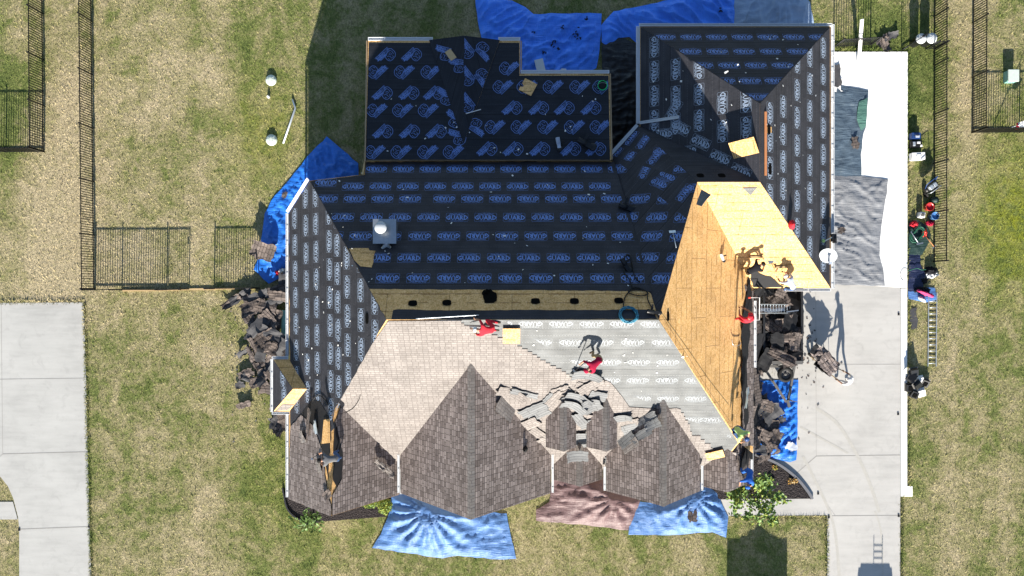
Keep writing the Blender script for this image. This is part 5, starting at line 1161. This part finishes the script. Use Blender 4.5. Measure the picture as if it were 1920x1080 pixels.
# bucket
def bucket(c, m, label, r_=.16, h_=.36, tilt=None, name='bucket', fill=None, cat='bucket'):
    t = thing(name, label, cat, c); mm = Matrix.Translation(c) @ (tilt or Matrix())
    bm = BM(); lathe(bm, [(0, .0), (r_*.85, 0), (r_, h_), (r_*1.07, h_), (r_*1.07, h_-.04), (r_*.98, h_-.03), (r_*.82, .02), (0, .02)], 22, mm); link('pail', bm, m, t)
    bm = BM(); tube(bm, [mm @ Vector((math.cos(a)*r_*1.08, math.sin(a)*.12, h_-.02-.0*a)) for a in [k*math.pi/8 for k in range(9)]], .006); link('handle', bm, M['steel'], t)
    if fill: bm = BM(); lathe(bm, [(r_*.95, h_-.1), (0, h_-.08)], 16, mm); link('contents', bm, fill, t)
    return t
bucket(WG.px(1128, 158)+Vector((0, 0, .02)), M['green'], 'bright green bucket at the outer corner of the low back roof', .2, .42, Matrix.Rotation(R(22), 4, 'X'), fill=M['felt'])
# ================================================================== LADDERS
def ladder(p, q, w_, label, side=None, step=.305, name='ladder', cap=None):
    p, q = Vector(p), Vector(q); d = (q-p).normalized(); s_ = side or d.cross(Vector((0, 0, 1))).normalized(); t = thing(name, label, 'ladder', p)
    for k in (-1, 1):
        bm = BM(); bar(bm, p+s_*k*w_/2, q+s_*k*w_/2, .032, .08); link('rail', bm, M['alu'], t)
    L = (q-p).length; n = int(L/step)
    for i in range(n):
        c = p+d*(step*(i+.5)); bm = BM(); tube(bm, [c-s_*w_/2, c+s_*w_/2], .019, 8); link('rung', bm, M['alu'], t)
    if cap:
        bm = BM(); tube(bm, [q+s_*-.5+cap, q+s_*-.5, q+s_*.5, q+s_*.5+cap], .02, 8); link('stabiliser', bm, M['whiteF'], t)
        for k in (-1, 1): bm = BM(); tube(bm, [q+s_*k*.5+cap*.9, q+s_*k*.5+cap*1.15], .04, 8); link('end_cap', bm, M['redp'], t)
    return t
ladder(G(1747, 687, .06), G(1748.5, 548, .06), .40, 'aluminium ladder lying flat on the grass right of the driveway')
ladder(G(1507, 579, .04), G(1424, 579, 3.7), .40, 'aluminium ladder leaning from the driveway to the east eave across the trailer', cap=Vector((-.45, 0, 0)))
# ================================================================== ROW OF TOOLS ON THE RIGHT
def crate(px, py, w_, l, h_, rot, m, label, name='tool_box', cat='tool box', lidm=None, extra=None, z=0.0):
    c = G(px, py, z); t = thing(name, label, cat, c); mm = Matrix.Translation(c) @ Matrix.Rotation(R(rot), 4, 'Z')
    bm = BM(); box(bm, (0, 0, h_*.42), (w_, l, h_*.84), mm); bmesh.ops.bevel(bm, geom=bm.edges[:], offset=.02, segments=2, affect='EDGES'); link('box_body', bm, m, t)
    bm = BM(); box(bm, (0, 0, h_*.93), (w_*1.04, l*1.04, h_*.16), mm); bmesh.ops.bevel(bm, geom=bm.edges[:], offset=.02, segments=2, affect='EDGES'); link('lid', bm, lidm or m, t)
    bm = BM(); tube(bm, [mm @ Vector((-.12, 0, h_)), mm @ Vector((-.1, 0, h_+.05)), mm @ Vector((.1, 0, h_+.05)), mm @ Vector((.12, 0, h_))], .014); link('handle', bm, M['black'] if lidm is None else M['alu'], t)
    for a, b, cc, sz, mt in (extra or ()): bm = BM(); box(bm, (a, b, cc), sz, mm); bmesh.ops.bevel(bm, geom=bm.edges[:], offset=.01, segments=1, affect='EDGES'); link('clip', bm, M[mt], t)
    return t
crate(1711, 257, .42, .3, .38, 0, M['navy'], 'navy tool box, the topmost of the row beside the white concrete', extra=((.05, -.03, .39, (.2, .12, .03), 'paleF'), (-.17, 0, .3, (.04, .1, .1), 'alu')))
crate(1713, 272, .5, .32, .32, 2, M['black'], 'black air compressor case with white tanks, just above the white cooler', 'compressor', 'compressor', extra=((-.15, 0, .34, (.12, .2, .08), 'alu'), (.06, .05, .36, (.16, .1, .08), 'whiteF'), (.2, -.1, .34, (.1, .1, .06), 'whiteF')))
crate(1715, 295, .62, .36, .40, 3, M['whiteF'], 'white cooler on the grass beside the white concrete', 'cooler', 'cooler', M['whiteF'])
# hand truck / stroller like frame with wheels
t = thing('compressor_cart', 'black and chrome wheeled compressor cart standing by the right fence', 'cart', G(1736, 352)); mm = Matrix.Translation(G(1736, 352)) @ Matrix.Rotation(R(38), 4, 'Z')
bm = BM(); lathe(bm, [(0, -.36), (.12, -.35), (.15, -.28), (.15, .28), (.12, .35), (0, .36)], 16, mm @ Matrix.Translation((0, .0, .42)) @ Matrix.Rotation(R(90), 4, 'Y')); link('tank', bm, M['black'], t)
bm = BM(); box(bm, (-.12, 0, .66), (.2, .2, .2), mm); box(bm, (.12, -.02, .64), (.18, .22, .16), mm); bmesh.ops.bevel(bm, geom=bm.edges[:], offset=.02, segments=1, affect='EDGES'); link('motor', bm, M['alu'], t)
for k in (-1, 1): bm = BM(); lathe(bm, [(.05, -.03), (.16, -.03), (.16, .03), (.05, .03)], 16, mm @ Matrix.Translation((k*.3, -.24, .16)) @ Matrix.Rotation(R(90), 4, 'Y')); link('wheel', bm, M['rubber'], t)
bm = BM(); tube(bm, [mm @ Vector(q) for q in ((-.3, .05, .4), (-.32, .3, .95), (.32, .3, .95), (.3, .05, .4))], .022); link('handle', bm, M['navy'], t)
bm = BM(); tube(bm, [mm @ Vector(q) for q in ((-.3, -.2, .3), (-.3, -.2, .75), (.3, -.2, .75), (.3, -.2, .3))], .018); link('guard', bm, M['alu'], t)
bm = BM(); lathe(bm, [(0, 0), (.16, .02), (.17, .3), (.1, .42), (0, .45)], 14, Matrix.Translation(G(1748, 375)) @ Matrix.Rotation(R(6), 4, 'X'))
for v in bm.verts: v.co += noise.noise_vector(v.co*5)*.05
tag(link('bag', bm, M['dgreenT'], None, True), 'green cloth bag against the fence just above the red bucket', 'bag')
bucket(G(1737, 389), M['redp'], 'red bucket on the grass by the right fence', .19, .36, fill=M['red'])
t = bucket(G(1746, 406), M['bluep'], 'blue tub with a crinkled liner beside the red bucket', .18, .4, name='tub', cat='tub', fill=M['bluep'])
crate(1723, 404, .26, .26, .36, -10, M['whiteF'], 'small square white container open at the top, left of the blue tub', 'pail', 'pail', extra=((0, 0, .365, (.16, .16, .02), 'dust'),))
def blob(px, py, w_, l, h_, m, label, name, cat, seed=0, z=0.0, rot=0, amp=.08):
    bm = BM(); bmesh.ops.create_icosphere(bm, subdivisions=3, radius=1.0); mm = Matrix.Rotation(R(rot), 3, 'Z')
    for v in bm.verts:
        n_ = v.co.copy(); v.co = Vector((n_.x*w_/2, n_.y*l/2, max(0, n_.z)*h_)); v.co += noise.noise_vector(Vector((n_.x*2.2+seed, n_.y*2.2, n_.z*2.2)))*amp*1.6+noise.noise_vector(Vector((n_.x*5+seed, n_.y*5, n_.z*5)))*amp*.7; v.co.z = max(0.0, v.co.z); v.co = mm @ v.co+G(px, py, z)
    return tag(link(name, bm, m, None, True), label, cat)
tarp('dark green tarp spread under the hoses beside the white concrete', [(1703, 415), (1720, 412), (1737, 425), (1745, 440), (1738, 460), (1728, 478), (1703, 480)], M['dgreenT'], .06, 2, seed=31, step=.1)
tarp('navy tarp spread below the dark green one beside the white concrete', [(1703, 478), (1725, 476), (1726, 500), (1735, 515), (1728, 545), (1702, 548)], M['navyT'], .06, 2, seed=32, step=.1)
blob(1713, 420, .34, .26, .18, M['red'], 'bright red rag lying at the top of the dark green tarp', 'rag', 'rag', 1, .08)
blob(1733, 436, .22, .34, .18, M['redp'], 'coiled red strap at the right side of the dark green tarp', 'strap', 'strap', 2, .08)
blob(1742, 418, .3, .2, .15, M['dred'], 'small dark red bundle between the blue tub and the dark green tarp', 'bundle', 'bundle', 3, 0)
stick('push_broom', 'push broom with a pale handle lying on the dark green tarp', 'broom', G(1708, 434, .25), G(1722, 456, .25), .02, M['alu'], None)
bm = BM(); bar(bm, G(1718.5, 458, .25), G(1730.5, 455.5, .25), .06, .06)
bl = link('broom_head', bm, M['steel'], [o for o in bpy.data.objects if o.name.startswith('push_broom')][0])
stick('rake', 'thin rake with a wooden handle leaning between the tarp and the fence', 'rake', G(1735, 442, .15), G(1751, 462, .1), .016, M['copper'], (.25, .05), M['steel'])
pts = []
c0 = G(1720, 440, .2)
for k in range(70):
    a = k*2*math.pi/14; r_ = .22+.1*math.sin(k*.9)+.12*(k/70); pts.append(c0+Vector((math.cos(a)*r_, math.sin(a)*r_*1.1, .02*math.sin(k))))
cord('dark green hose coiled on the dark green tarp', pts, .018, M['ghose'], 'hose', 'garden_hose')
cord('green hose crossing the navy tarp to the white bag', [G(x, y, .2) for x, y in ((1702, 508), (1712, 505), (1720, 503), (1728, 506), (1736, 505))], .018, M['ghose'], 'hose', 'garden_hose')
cord('thin black wire looping over the edge of the white concrete', [G(x, y, .07) for x, y in ((1703, 505), (1694, 504), (1688, 513), (1690, 522), (1694, 527))], .008, M['cord'], 'wire', 'wire')
blob(1743, 508, .55, .38, .32, M['blackF'], 'black bag with a white lining at the lower end of the right fence', 'bag', 'bag', 5)
blob(1747, 516, .6, .26, .16, M['whiteF'], 'crumpled white plastic bag on the grass below the black bag', 'plastic_bag', 'bag', 6, .02, 10)
blob(1732, 527, .3, .2, .12, M['felt'], 'small dark bundle on the grass between the white bag and the clothes', 'bundle', 'bundle', 16)
tarp('light blue cloth under the pile of clothes at the head of the ladder', [(1702, 546), (1722, 538), (1752, 540), (1755, 562), (1735, 567), (1702, 560)], M['blueL'], .09, 2.2, seed=33, step=.1, name='cloth')
blob(1728, 544, .8, .3, .25, M['blackF'], 'dark clothes heaped on the light blue cloth', 'clothes', 'clothes', 7, .1)
blob(1735, 550, .9, .16, .16, M['pink'], 'pink garment lying across the dark clothes', 'clothes', 'clothes', 8, .26, -20, .05)
blob(1728, 561, .45, .16, .14, M['whiteF'], 'white garment at the lower edge of the light blue cloth', 'clothes', 'clothes', 9, .1, -32, .04)
# roof vents stacked by the driveway strip
vents = ((1712, 696, 10, 1), (1709, 708, 55, 1), (1722, 712, 10, 2), (1704, 726, 0, 0), (1733, 716, -20, 0), (1713, 738, -20, 0), (1725, 735, 15, 2), (1718, 720, 40, 1))
for i, (x, y, r_, k) in enumerate(vents):
    c = G(x, y, .30 if i in (0, 1, 7) else .05); t = thing('roof_vent', ('black box roof vent at the top of the pile below the ladder', 'black tilted roof vent in the middle of the pile below the ladder', 'white topped roof vent inside the pile below the ladder', 'grey roof vent overhanging the white concrete strip', 'single roof vent standing apart on the grass, right of the pile', 'dark open roof vent at the bottom of the pile', 'white topped roof vent at the lower right of the pile', 'black roof vent buried in the middle of the pile')[i], 'roof vent', c)
    mm = Matrix.Translation(c) @ Matrix.Rotation(R(r_), 4, 'Z') @ Matrix.Rotation(R((18, -25, 10, 5, 20, 12, 12, 30)[i]), 4, 'X')
    bm = BM(); box(bm, (0, 0, .01), (.46, .42, .015), mm); link('flange', bm, M['dust' if k != 2 else 'whiteF'], t)
    bm = BM(); pts = [(-.17, -.17, .02), (.17, -.17, .02), (.17, .17, .02), (-.17, .17, .02), (-.19, -.2, .16), (.19, -.2, .16), (.17, .14, .2), (-.17, .14, .2)]; v = [bm.verts.new(mm @ Vector(q)) for q in pts]
    for f in ((4, 5, 6, 7), (0, 1, 5, 4), (1, 2, 6, 5), (2, 3, 7, 6), (3, 0, 4, 7)): bm.faces.new([v[j] for j in f])
    link('hood', bm, M['black' if k != 2 else 'whiteF'], t)
    if k == 0: bm = BM(); box(bm, (0, -.02, .205), (.2, .2, .02), mm @ Matrix.Rotation(R(6), 4, 'X')); link('opening', bm, M['hole'], t)  # flat black plate, the dark of the vent mouth put into its colour
# ================================================================== YARD THINGS
def lid(px, py, r_, h_, label, m='dome'):
    c = G(px, py); t = thing('septic_lid', label, 'lid', c)
    bm = BM(); lathe(bm, [(r_*.92, 0), (r_*.92, h_), (r_*1.02, h_)], 24, Matrix.Translation(c)); link('riser', bm, M['black'], t)
    bm = BM(); lathe(bm, [(r_*1.03, h_-.03), (r_*1.03, h_+.02), (r_*.9, h_+.08), (r_*.55, h_+.13), (0, h_+.15)], 28, Matrix.Translation(c))
    for k in range(8): a = k*math.pi/4; bar(bm, c+Vector((math.cos(a)*r_*.3, math.sin(a)*r_*.3, h_+.15)), c+Vector((math.cos(a)*r_*.85, math.sin(a)*r_*.85, h_+.1)), .02, .015)
    link('cover', bm, M[m], t); return t
lid(509, 151, .26, .06, 'pale round domed lid on the lawn, the upper of two')
lid(510, 263, .27, .07, 'pale round domed lid on the lawn, the lower of two')
lid(504, 182, .07, .05, 'tiny white round cap on the lawn between the two domed lids', 'whiteF')
lid(1713, 81, .24, .72, 'round domed lid on a tall riser by the open gate, left of two', 'dishm'); lid(1733, 80, .25, .7, 'round domed lid on a tall riser by the open gate, right of two', 'dishm')
bm = BM(); tube(bm, [G(548, 186, .06), G(554, 203, .08), G(531, 269, .06)], .05, 10); tag(link('pipe', bm, M['alu']), 'bent pale pipe lying on the lawn beside the lower domed lid', 'pipe')
bm = BM(); bar(bm, G(1610, 122, 0.05), Vector((16.6, 12.75, 1.5)), .16, .06); tag(link('leaning_post', bm, M['whiteF']), 'tall white board standing tilted at the top edge of the white concrete', 'post')
t = thing('utility_box', 'pale green utility box on the neighbouring lawn at the far right', 'utility box', G(1890, 146)); bm = BM(); c = G(1890, 146); box(bm, (c.x, c.y, .2), (.5, .55, .4)); bmesh.ops.bevel(bm, geom=bm.edges[:], offset=.03, segments=2, affect='EDGES'); link('cabinet', bm, M['teal'], t)
bm = BM(); box(bm, (c.x, c.y, .43), (.54, .6, .06)); bmesh.ops.bevel(bm, geom=bm.edges[:], offset=.02, segments=2, affect='EDGES'); link('cover', bm, M['dome'], t)
t = thing('flag', 'red and white flag on a thin leaning pole at the far right edge', 'flag', G(1866, 246)); bm = BM(); tube(bm, [G(1860, 248, .05), G(1960, 222, 1.5)], .018); link('pole', bm, M['alu'], t)
bm = BM(); nx = 8
rows_ = [[bm.verts.new(G(1905, 239, .75)+Vector((.11*i, .035*i+.1*j-.1, .05*math.sin(i*1.1+j)+.02*i))) for j in range(4)] for i in range(nx)]
for i in range(nx-1):
    for j in range(3): f = bm.faces.new((rows_[i][j], rows_[i+1][j], rows_[i+1][j+1], rows_[i][j+1])); f.material_index = 1 if (i < 1 or j == 1 and i > 5) else 0
link('flag_cloth', bm, [M['whiteF'], M['red']], t, True)
bm = BM(); bar(bm, G(533, 640, .35), G(536, 582, .35), .35, .03); tag(link('teal_board', bm, M['teal']), 'pale teal board standing beside the west wall behind the shingle heap', 'board')
blob(524, 512, .3, .25, .2, M['red'], 'small red bundle on the end of the curved blue tarp', 'bundle', 'bundle', 10, .25); blob(530, 508, .3, .2, .2, M['whiteF'], 'small white bundle beside the red one on the curved blue tarp', 'bundle', 'bundle', 11, .3)
# ================================================================== PLANTS
def plant(name, label, px, py, h_, rx, ry, n, leafm, trunk=True, seed=0, leaf=.09, cat='shrub', low=.0, branches=6, group=None, hole=.0):
    rn = random.Random(seed); c = G(px, py); t = thing(name, label, cat, c, None, group); tips = []
    bm = BM()
    if trunk:
        top = c+Vector((rn.uniform(-.1, .1), rn.uniform(-.1, .1), h_*.6)); tube(bm, [c, c+Vector((.02, .01, h_*.3)), top], [.05, .04, .03], 8)
        for b in range(branches):
            a = b*2*math.pi/branches+rn.uniform(-.4, .4); s_ = c+(top-c)*rn.uniform(.45, 1); e = c+Vector((math.cos(a)*rx*rn.uniform(.6, .95), math.sin(a)*ry*rn.uniform(.6, .95), h_*rn.uniform(.55, .95))); m_ = s_.lerp(e, .5)+Vector((rn.uniform(-.1, .1), rn.uniform(-.1, .1), .12))
            tube(bm, [s_, m_, e], [.022, .014, .007], 6); tips += [m_.lerp(e, .4), e, m_.lerp(e, .7), s_.lerp(m_, .8)]
            for k in range(2): q = m_.lerp(e, rn.random()); e2 = q+Vector((rn.uniform(-.35, .35), rn.uniform(-.35, .35), rn.uniform(.0, .25))); tube(bm, [q, e2], [.01, .005], 5); tips += [e2, e2]
    else:
        for b in range(10): a = rn.uniform(0, 6.28); e = c+Vector((math.cos(a)*rx*.5, math.sin(a)*ry*.5, h_*.7)); tube(bm, [c, e], [.015, .006], 5)
    link('trunk' if trunk else 'stems', bm, M['bark'], t)
    bm = BM()
    for i in range(n):
        if trunk: q = rn.choice(tips)+Vector((rn.gauss(0, .13), rn.gauss(0, .13), rn.gauss(0, .10)))
        else:
            while True:
                d = Vector((rn.uniform(-1, 1), rn.uniform(-1, 1), rn.uniform(0, 1)))
                if .5 < d.length < 1: break
            q = c+Vector((d.x*rx, d.y*ry, d.z*h_))*(1+.2*noise.noise(d*3+Vector((seed, 0, 0))))
        nn = Vector((rn.gauss(0, .5), rn.gauss(0, .5), 1)).normalized(); x = nn.cross(Vector((rn.uniform(-1, 1), rn.uniform(-1, 1), .1))).normalized(); y = nn.cross(x); s_ = leaf*rn.uniform(.6, 1.3)
        v = [bm.verts.new(q+x*a*s_+y*b*s_+nn*cz*s_) for a, b, cz in ((-.9, 0, 0), (-.2, .5, .12), (.9, 0, -.15), (-.2, -.5, .12))]
        f = bm.faces.new(v); f.material_index = rn.choice((0, 0, 1)) if isinstance(leafm, list) else 0
    link('crown' if trunk else 'foliage', bm, leafm, t); return t
plant('young_tree', 'young tree with sparse fresh green leaves beside the front walk', 1390, 903, 3.0, 1.45, 1.2, 1300, [M['leaf'], M['leafY']], True, 4, .115, 'tree', branches=13)
plant('young_tree', 'small dark green tree in the bed at the south west corner', 588, 968, 1.3, .45, .45, 160, [M['leafD'], M['leaf']], True, 5, .11, 'tree', branches=6)
plant('shrub', 'round yellow green shrub at the edge of the pale blue tarp', 722, 948, .5, .36, .42, 900, [M['leafY'], M['leaf']], False, 6, .06)
plant('shrub', 'low bright green shrub under the eave beside the round shrub', 694, 944, .4, .42, .2, 500, [M['leaf'], M['leafY']], False, 7, .06)
plant('shrub', 'small orange dry plant in the mulch bed by the driveway', 1485, 901, .22, .3, .18, 160, [M['orange'], M['khaki']], False, 8, .06)
plant('shrub', 'tiny pale plant at the top of the mulch bed by the driveway', 1452, 876, .2, .16, .14, 70, [M['orange'], M['leafY']], False, 9, .05)
blob(1441, 915, .34, .28, .2, M['paleF'], 'pale flat stone at the edge of the young tree crown', 'rock', 'stone', 12)
blob(1443, 898, .36, .3, .22, M['back'], 'dark rock in the mulch bed beside the young tree', 'rock', 'stone', 13)
# small stake tree support with shadow on the lawn
bm = BM(); tube(bm, [G(592, 982, 0), G(592, 984, .9)], .02); tag(link('stake', bm, M['black']), 'thin dark stake at the lower edge of the south west bed', 'stake')
# small litter: paper tabs on the roof, granules and crumbs round the heaps
bm = BM(); rn = random.Random(21)
for pl, x0, x1, y0, y1, n in ((PN, 620, 1240, 320, 540, 40), (PW, 560, 680, 420, 720, 34), (PS, 960, 1290, 610, 760, 30), (GE, 1435, 1545, 130, 470, 22), (GN, 1290, 1500, 66, 140, 10), (GW, 1220, 1400, 110, 250, 12), (WG, 700, 1130, 160, 290, 24)):
    for i in range(n):
        x, y = rn.uniform(x0, x1), rn.uniform(y0, y1)
        if pl is GE and x < 1430+(y-350)*.65: continue
        if pl is GN and abs(x-1425) > (195-y)*.8: continue
        c = pl.px(x, y)+pl.n*.035; a = rn.uniform(0, 3); s_ = rn.uniform(.02, .055)
        u = (pl.h*math.cos(a)+pl.up*math.sin(a))*s_; w_ = pl.n.cross(u)*rn.uniform(.3, .8)
        bm.faces.new([bm.verts.new(q) for q in (c-u-w_, c+u-w_, c+u+w_+pl.n*.015, c-u+w_)])
o = tag(link('paper_scraps', bm, M['whiteF'], centre=False), 'tiny pale paper tabs and nail caps littered over the roof', 'litter'); o['kind'] = 'stuff'
bm = BM()
for cx_, cy_, sx_, sy_, n in ((478, 640, 28, 70, 130), (1470, 790, 20, 40, 36), (1515, 640, 14, 40, 50), (520, 770, 14, 30, 40), (1545, 705, 20, 15, 8)):
    for i in range(n):
        c = G(rn.gauss(cx_, sx_), rn.gauss(cy_, sy_), .05); a = rn.uniform(0, 3); s_ = rn.uniform(.015, .06)
        u = Vector((math.cos(a), math.sin(a), .1))*s_; w_ = Vector((-math.sin(a), math.cos(a), .2))*s_*rn.uniform(.3, .9)
        f = bm.faces.new([bm.verts.new(q) for q in (c-u-w_, c+u-w_, c+u+w_, c-u+w_)]); f.material_index = rn.choice((0, 0, 1))
o = tag(link('shingle_crumbs', bm, [M['back'], M['shingled']], centre=False), 'small dark shingle crumbs scattered round the heaps and the trailer', 'debris'); o['kind'] = 'stuff'
# ================================================================== GRASS BLADES standing over the lawn sheet
polys = [[tuple(G(*q).xy) for q in l] for l in (
    [(1395, 840), (1470, 700), (1500, 97), (1702, 97), (1702, 912), (1711, 912), (1711, 931), (1689, 931), (1688, 1100), (1552, 1100), (1551, 967), (1270, 968), (1270, 937)],
    [(-40, 570), (157, 567), (161, 700), (164, 850), (168, 990), (171, 1100), (36, 1100), (36, 990), (34, 974), (-40, 974), (-40, 941), (24, 941), (15, 912), (0, 893), (-40, 880)],
    [(533, 880), (540, 955), (560, 973), (590, 978), (735, 968), (760, 940)])]
polys += EXCL+[[(-9.9, -9.4), (10.7, -9.0), (10.7, 0), (14.2, 0), (14.2, 11.6), (5.9, 11.6), (4, 9.3), (0, 10.9), (-6.2, 10.9), (-6.4, 4.4), (-9.0, 4.4), (-10.3, 3)]]
boxes = [(min(p[0] for p in q), max(p[0] for p in q), min(p[1] for p in q), max(p[1] for p in q)) for q in polys]
rn = random.Random(77); gv = []; gf = []
def blade(x, y, ln, wd):
    a = rn.uniform(0, 6.283); e = rn.uniform(.25, .95); cx_, sy_ = math.cos(a), math.sin(a); k = len(gv); l2 = ln*math.cos(e)
    gv.extend(((x-sy_*wd, y+cx_*wd, 0.0), (x+sy_*wd, y-cx_*wd, 0.0), (x+cx_*l2, y+sy_*l2, ln*math.sin(e)))); gf.append((k, k+1, k+2))
def free(x, y):
    for q, (a, b, c_, d) in zip(polys, boxes):
        if a < x < b and c_ < y < d and inside(x, y, q): return False
    return True
for i in range(115000):
    x, y = rn.uniform(-26.5, 26.5), rn.uniform(-15.3, 15.3)
    if free(x, y): blade(x, y, rn.uniform(.06, .15), rn.uniform(.010, .022))
for a, b, n in (((157, 567), (161, 700), 260), ((161, 700), (164, 850), 300), ((164, 850), (171, 1090), 480), ((0, 568), (157, 566), 260), ((1702, 97), (1702, 912), 1100), ((1690, 931), (1689, 1090), 300), ((1551, 969), (1553, 1090), 240), ((1372, 969), (1551, 968), 300), ((1560, 96), (1702, 96), 240)):
    p, q = G(*a), G(*b); nn = Vector((q.y-p.y, p.x-q.x, 0)).normalized()
    for i in range(n*2):
        c = p.lerp(q, rn.random()); d = abs(rn.gauss(0, .05)); c2 = c+nn*d
        c2 = c2 if free(c2.x, c2.y) else c-nn*d
        if free(c2.x, c2.y): blade(c2.x, c2.y, rn.uniform(.1, .2), rn.uniform(.014, .024))
me = bpy.data.meshes.new('grass'); me.from_pydata(gv, [], gf); me.materials.append(M['blades'])
o = bpy.data.objects.new('grass', me); COL.objects.link(o); o['kind'] = 'stuff'; o['label'] = 'short dry green and tan lawn grass all round the house'; o['category'] = 'grass'   # grass_edge included
# ================================================================== BELOW THE FRAME (their shadows fall into view)
t = thing('pop_up_canopy', 'peaked pop up canopy tent on the lawn below the frame, casting a dark shadow', 'canopy', (11.9, -19.4, 0))
cx, cy = 12.03, -19.15; hw = 1.48; ze = 2.1; zp = 2.98
bm = BM(); n = 8; gridv = {}
for i in range(n+1):
    for j in range(n+1):
        u = i/n*2-1; v_ = j/n*2-1; m_ = max(abs(u), abs(v_)); gridv[i, j] = bm.verts.new((cx+u*hw, cy+v_*hw, ze+(zp-ze)*(1-m_)**1.25))
for i in range(n):
    for j in range(n): bm.faces.new((gridv[i, j], gridv[i+1, j], gridv[i+1, j+1], gridv[i, j+1]))
link('canopy_top', bm, M['canopy'], t)
bm = BM()
for (a, b), (c_, d) in (((-1, -1), (1, -1)), ((1, -1), (1, 1)), ((1, 1), (-1, 1)), ((-1, 1), (-1, -1))):
    v = [bm.verts.new(q) for q in ((cx+a*hw, cy+b*hw, ze), (cx+c_*hw, cy+d*hw, ze), (cx+c_*hw, cy+d*hw, .5), (cx+a*hw, cy+b*hw, .5))]; bm.faces.new(v)
link('side_wall', bm, M['canopy'], t)
for a in (-1, 1):
    for b in (-1, 1): bm = BM(); bar(bm, (cx+a*(hw-.05), cy+b*(hw-.05), 0), (cx+a*(hw-.05), cy+b*(hw-.05), ze), .05, .05); link('leg', bm, M['alu'], t)
tx, ty = 17.85, -18.35
t = thing('pickup_truck', 'pickup truck with a ladder on its rack, parked on the driveway below the frame', 'truck', (tx, ty, 0))
bm = BM(); box(bm, (tx, ty-1.2, .75), (1.9, 5.2, .7)); bmesh.ops.bevel(bm, geom=bm.edges[:], offset=.12, segments=3, affect='EDGES'); link('body', bm, M['paint'], t)
bm = BM(); v = [bm.verts.new(q) for q in [(tx+a, ty+b, z) for a, b, z in ((-.92, 1.0, 1.1), (.92, 1.0, 1.1), (.92, -1.2, 1.1), (-.92, -1.2, 1.1), (-.8, .35, 1.82), (.8, .35, 1.82), (.82, -1.1, 1.85), (-.82, -1.1, 1.85))]]
for f in ((4, 5, 6, 7), (0, 1, 5, 4), (1, 2, 6, 5), (2, 3, 7, 6), (3, 0, 4, 7)): bm.faces.new([v[i] for i in f])
bmesh.ops.recalc_face_normals(bm, faces=bm.faces[:]); bmesh.ops.bevel(bm, geom=bm.edges[:], offset=.1, segments=3, affect='EDGES'); link('cab', bm, M['glass'], t)
for a in (-1, 1):
    bm = BM(); box(bm, (tx+a*1.08, ty+.55, 1.2), (.2, .1, .2)); link('mirror', bm, M['black'], t)
    for b in (.9, -2.8): bm = BM(); lathe(bm, [(.2, -.12), (.36, -.12), (.38, 0), (.36, .12), (.2, .12), (0, .1)], 20, Matrix.Translation((tx+a*.88, ty+b, .38)) @ Matrix.Rotation(R(90), 4, 'Y')); link('wheel', bm, M['rubber'], t)
ladder((tx+.1, ty-2.5, 1.95), (tx+.14, ty+1.1, 2.0), .42, 'ladder carried on the roof of the pickup truck below the frame')
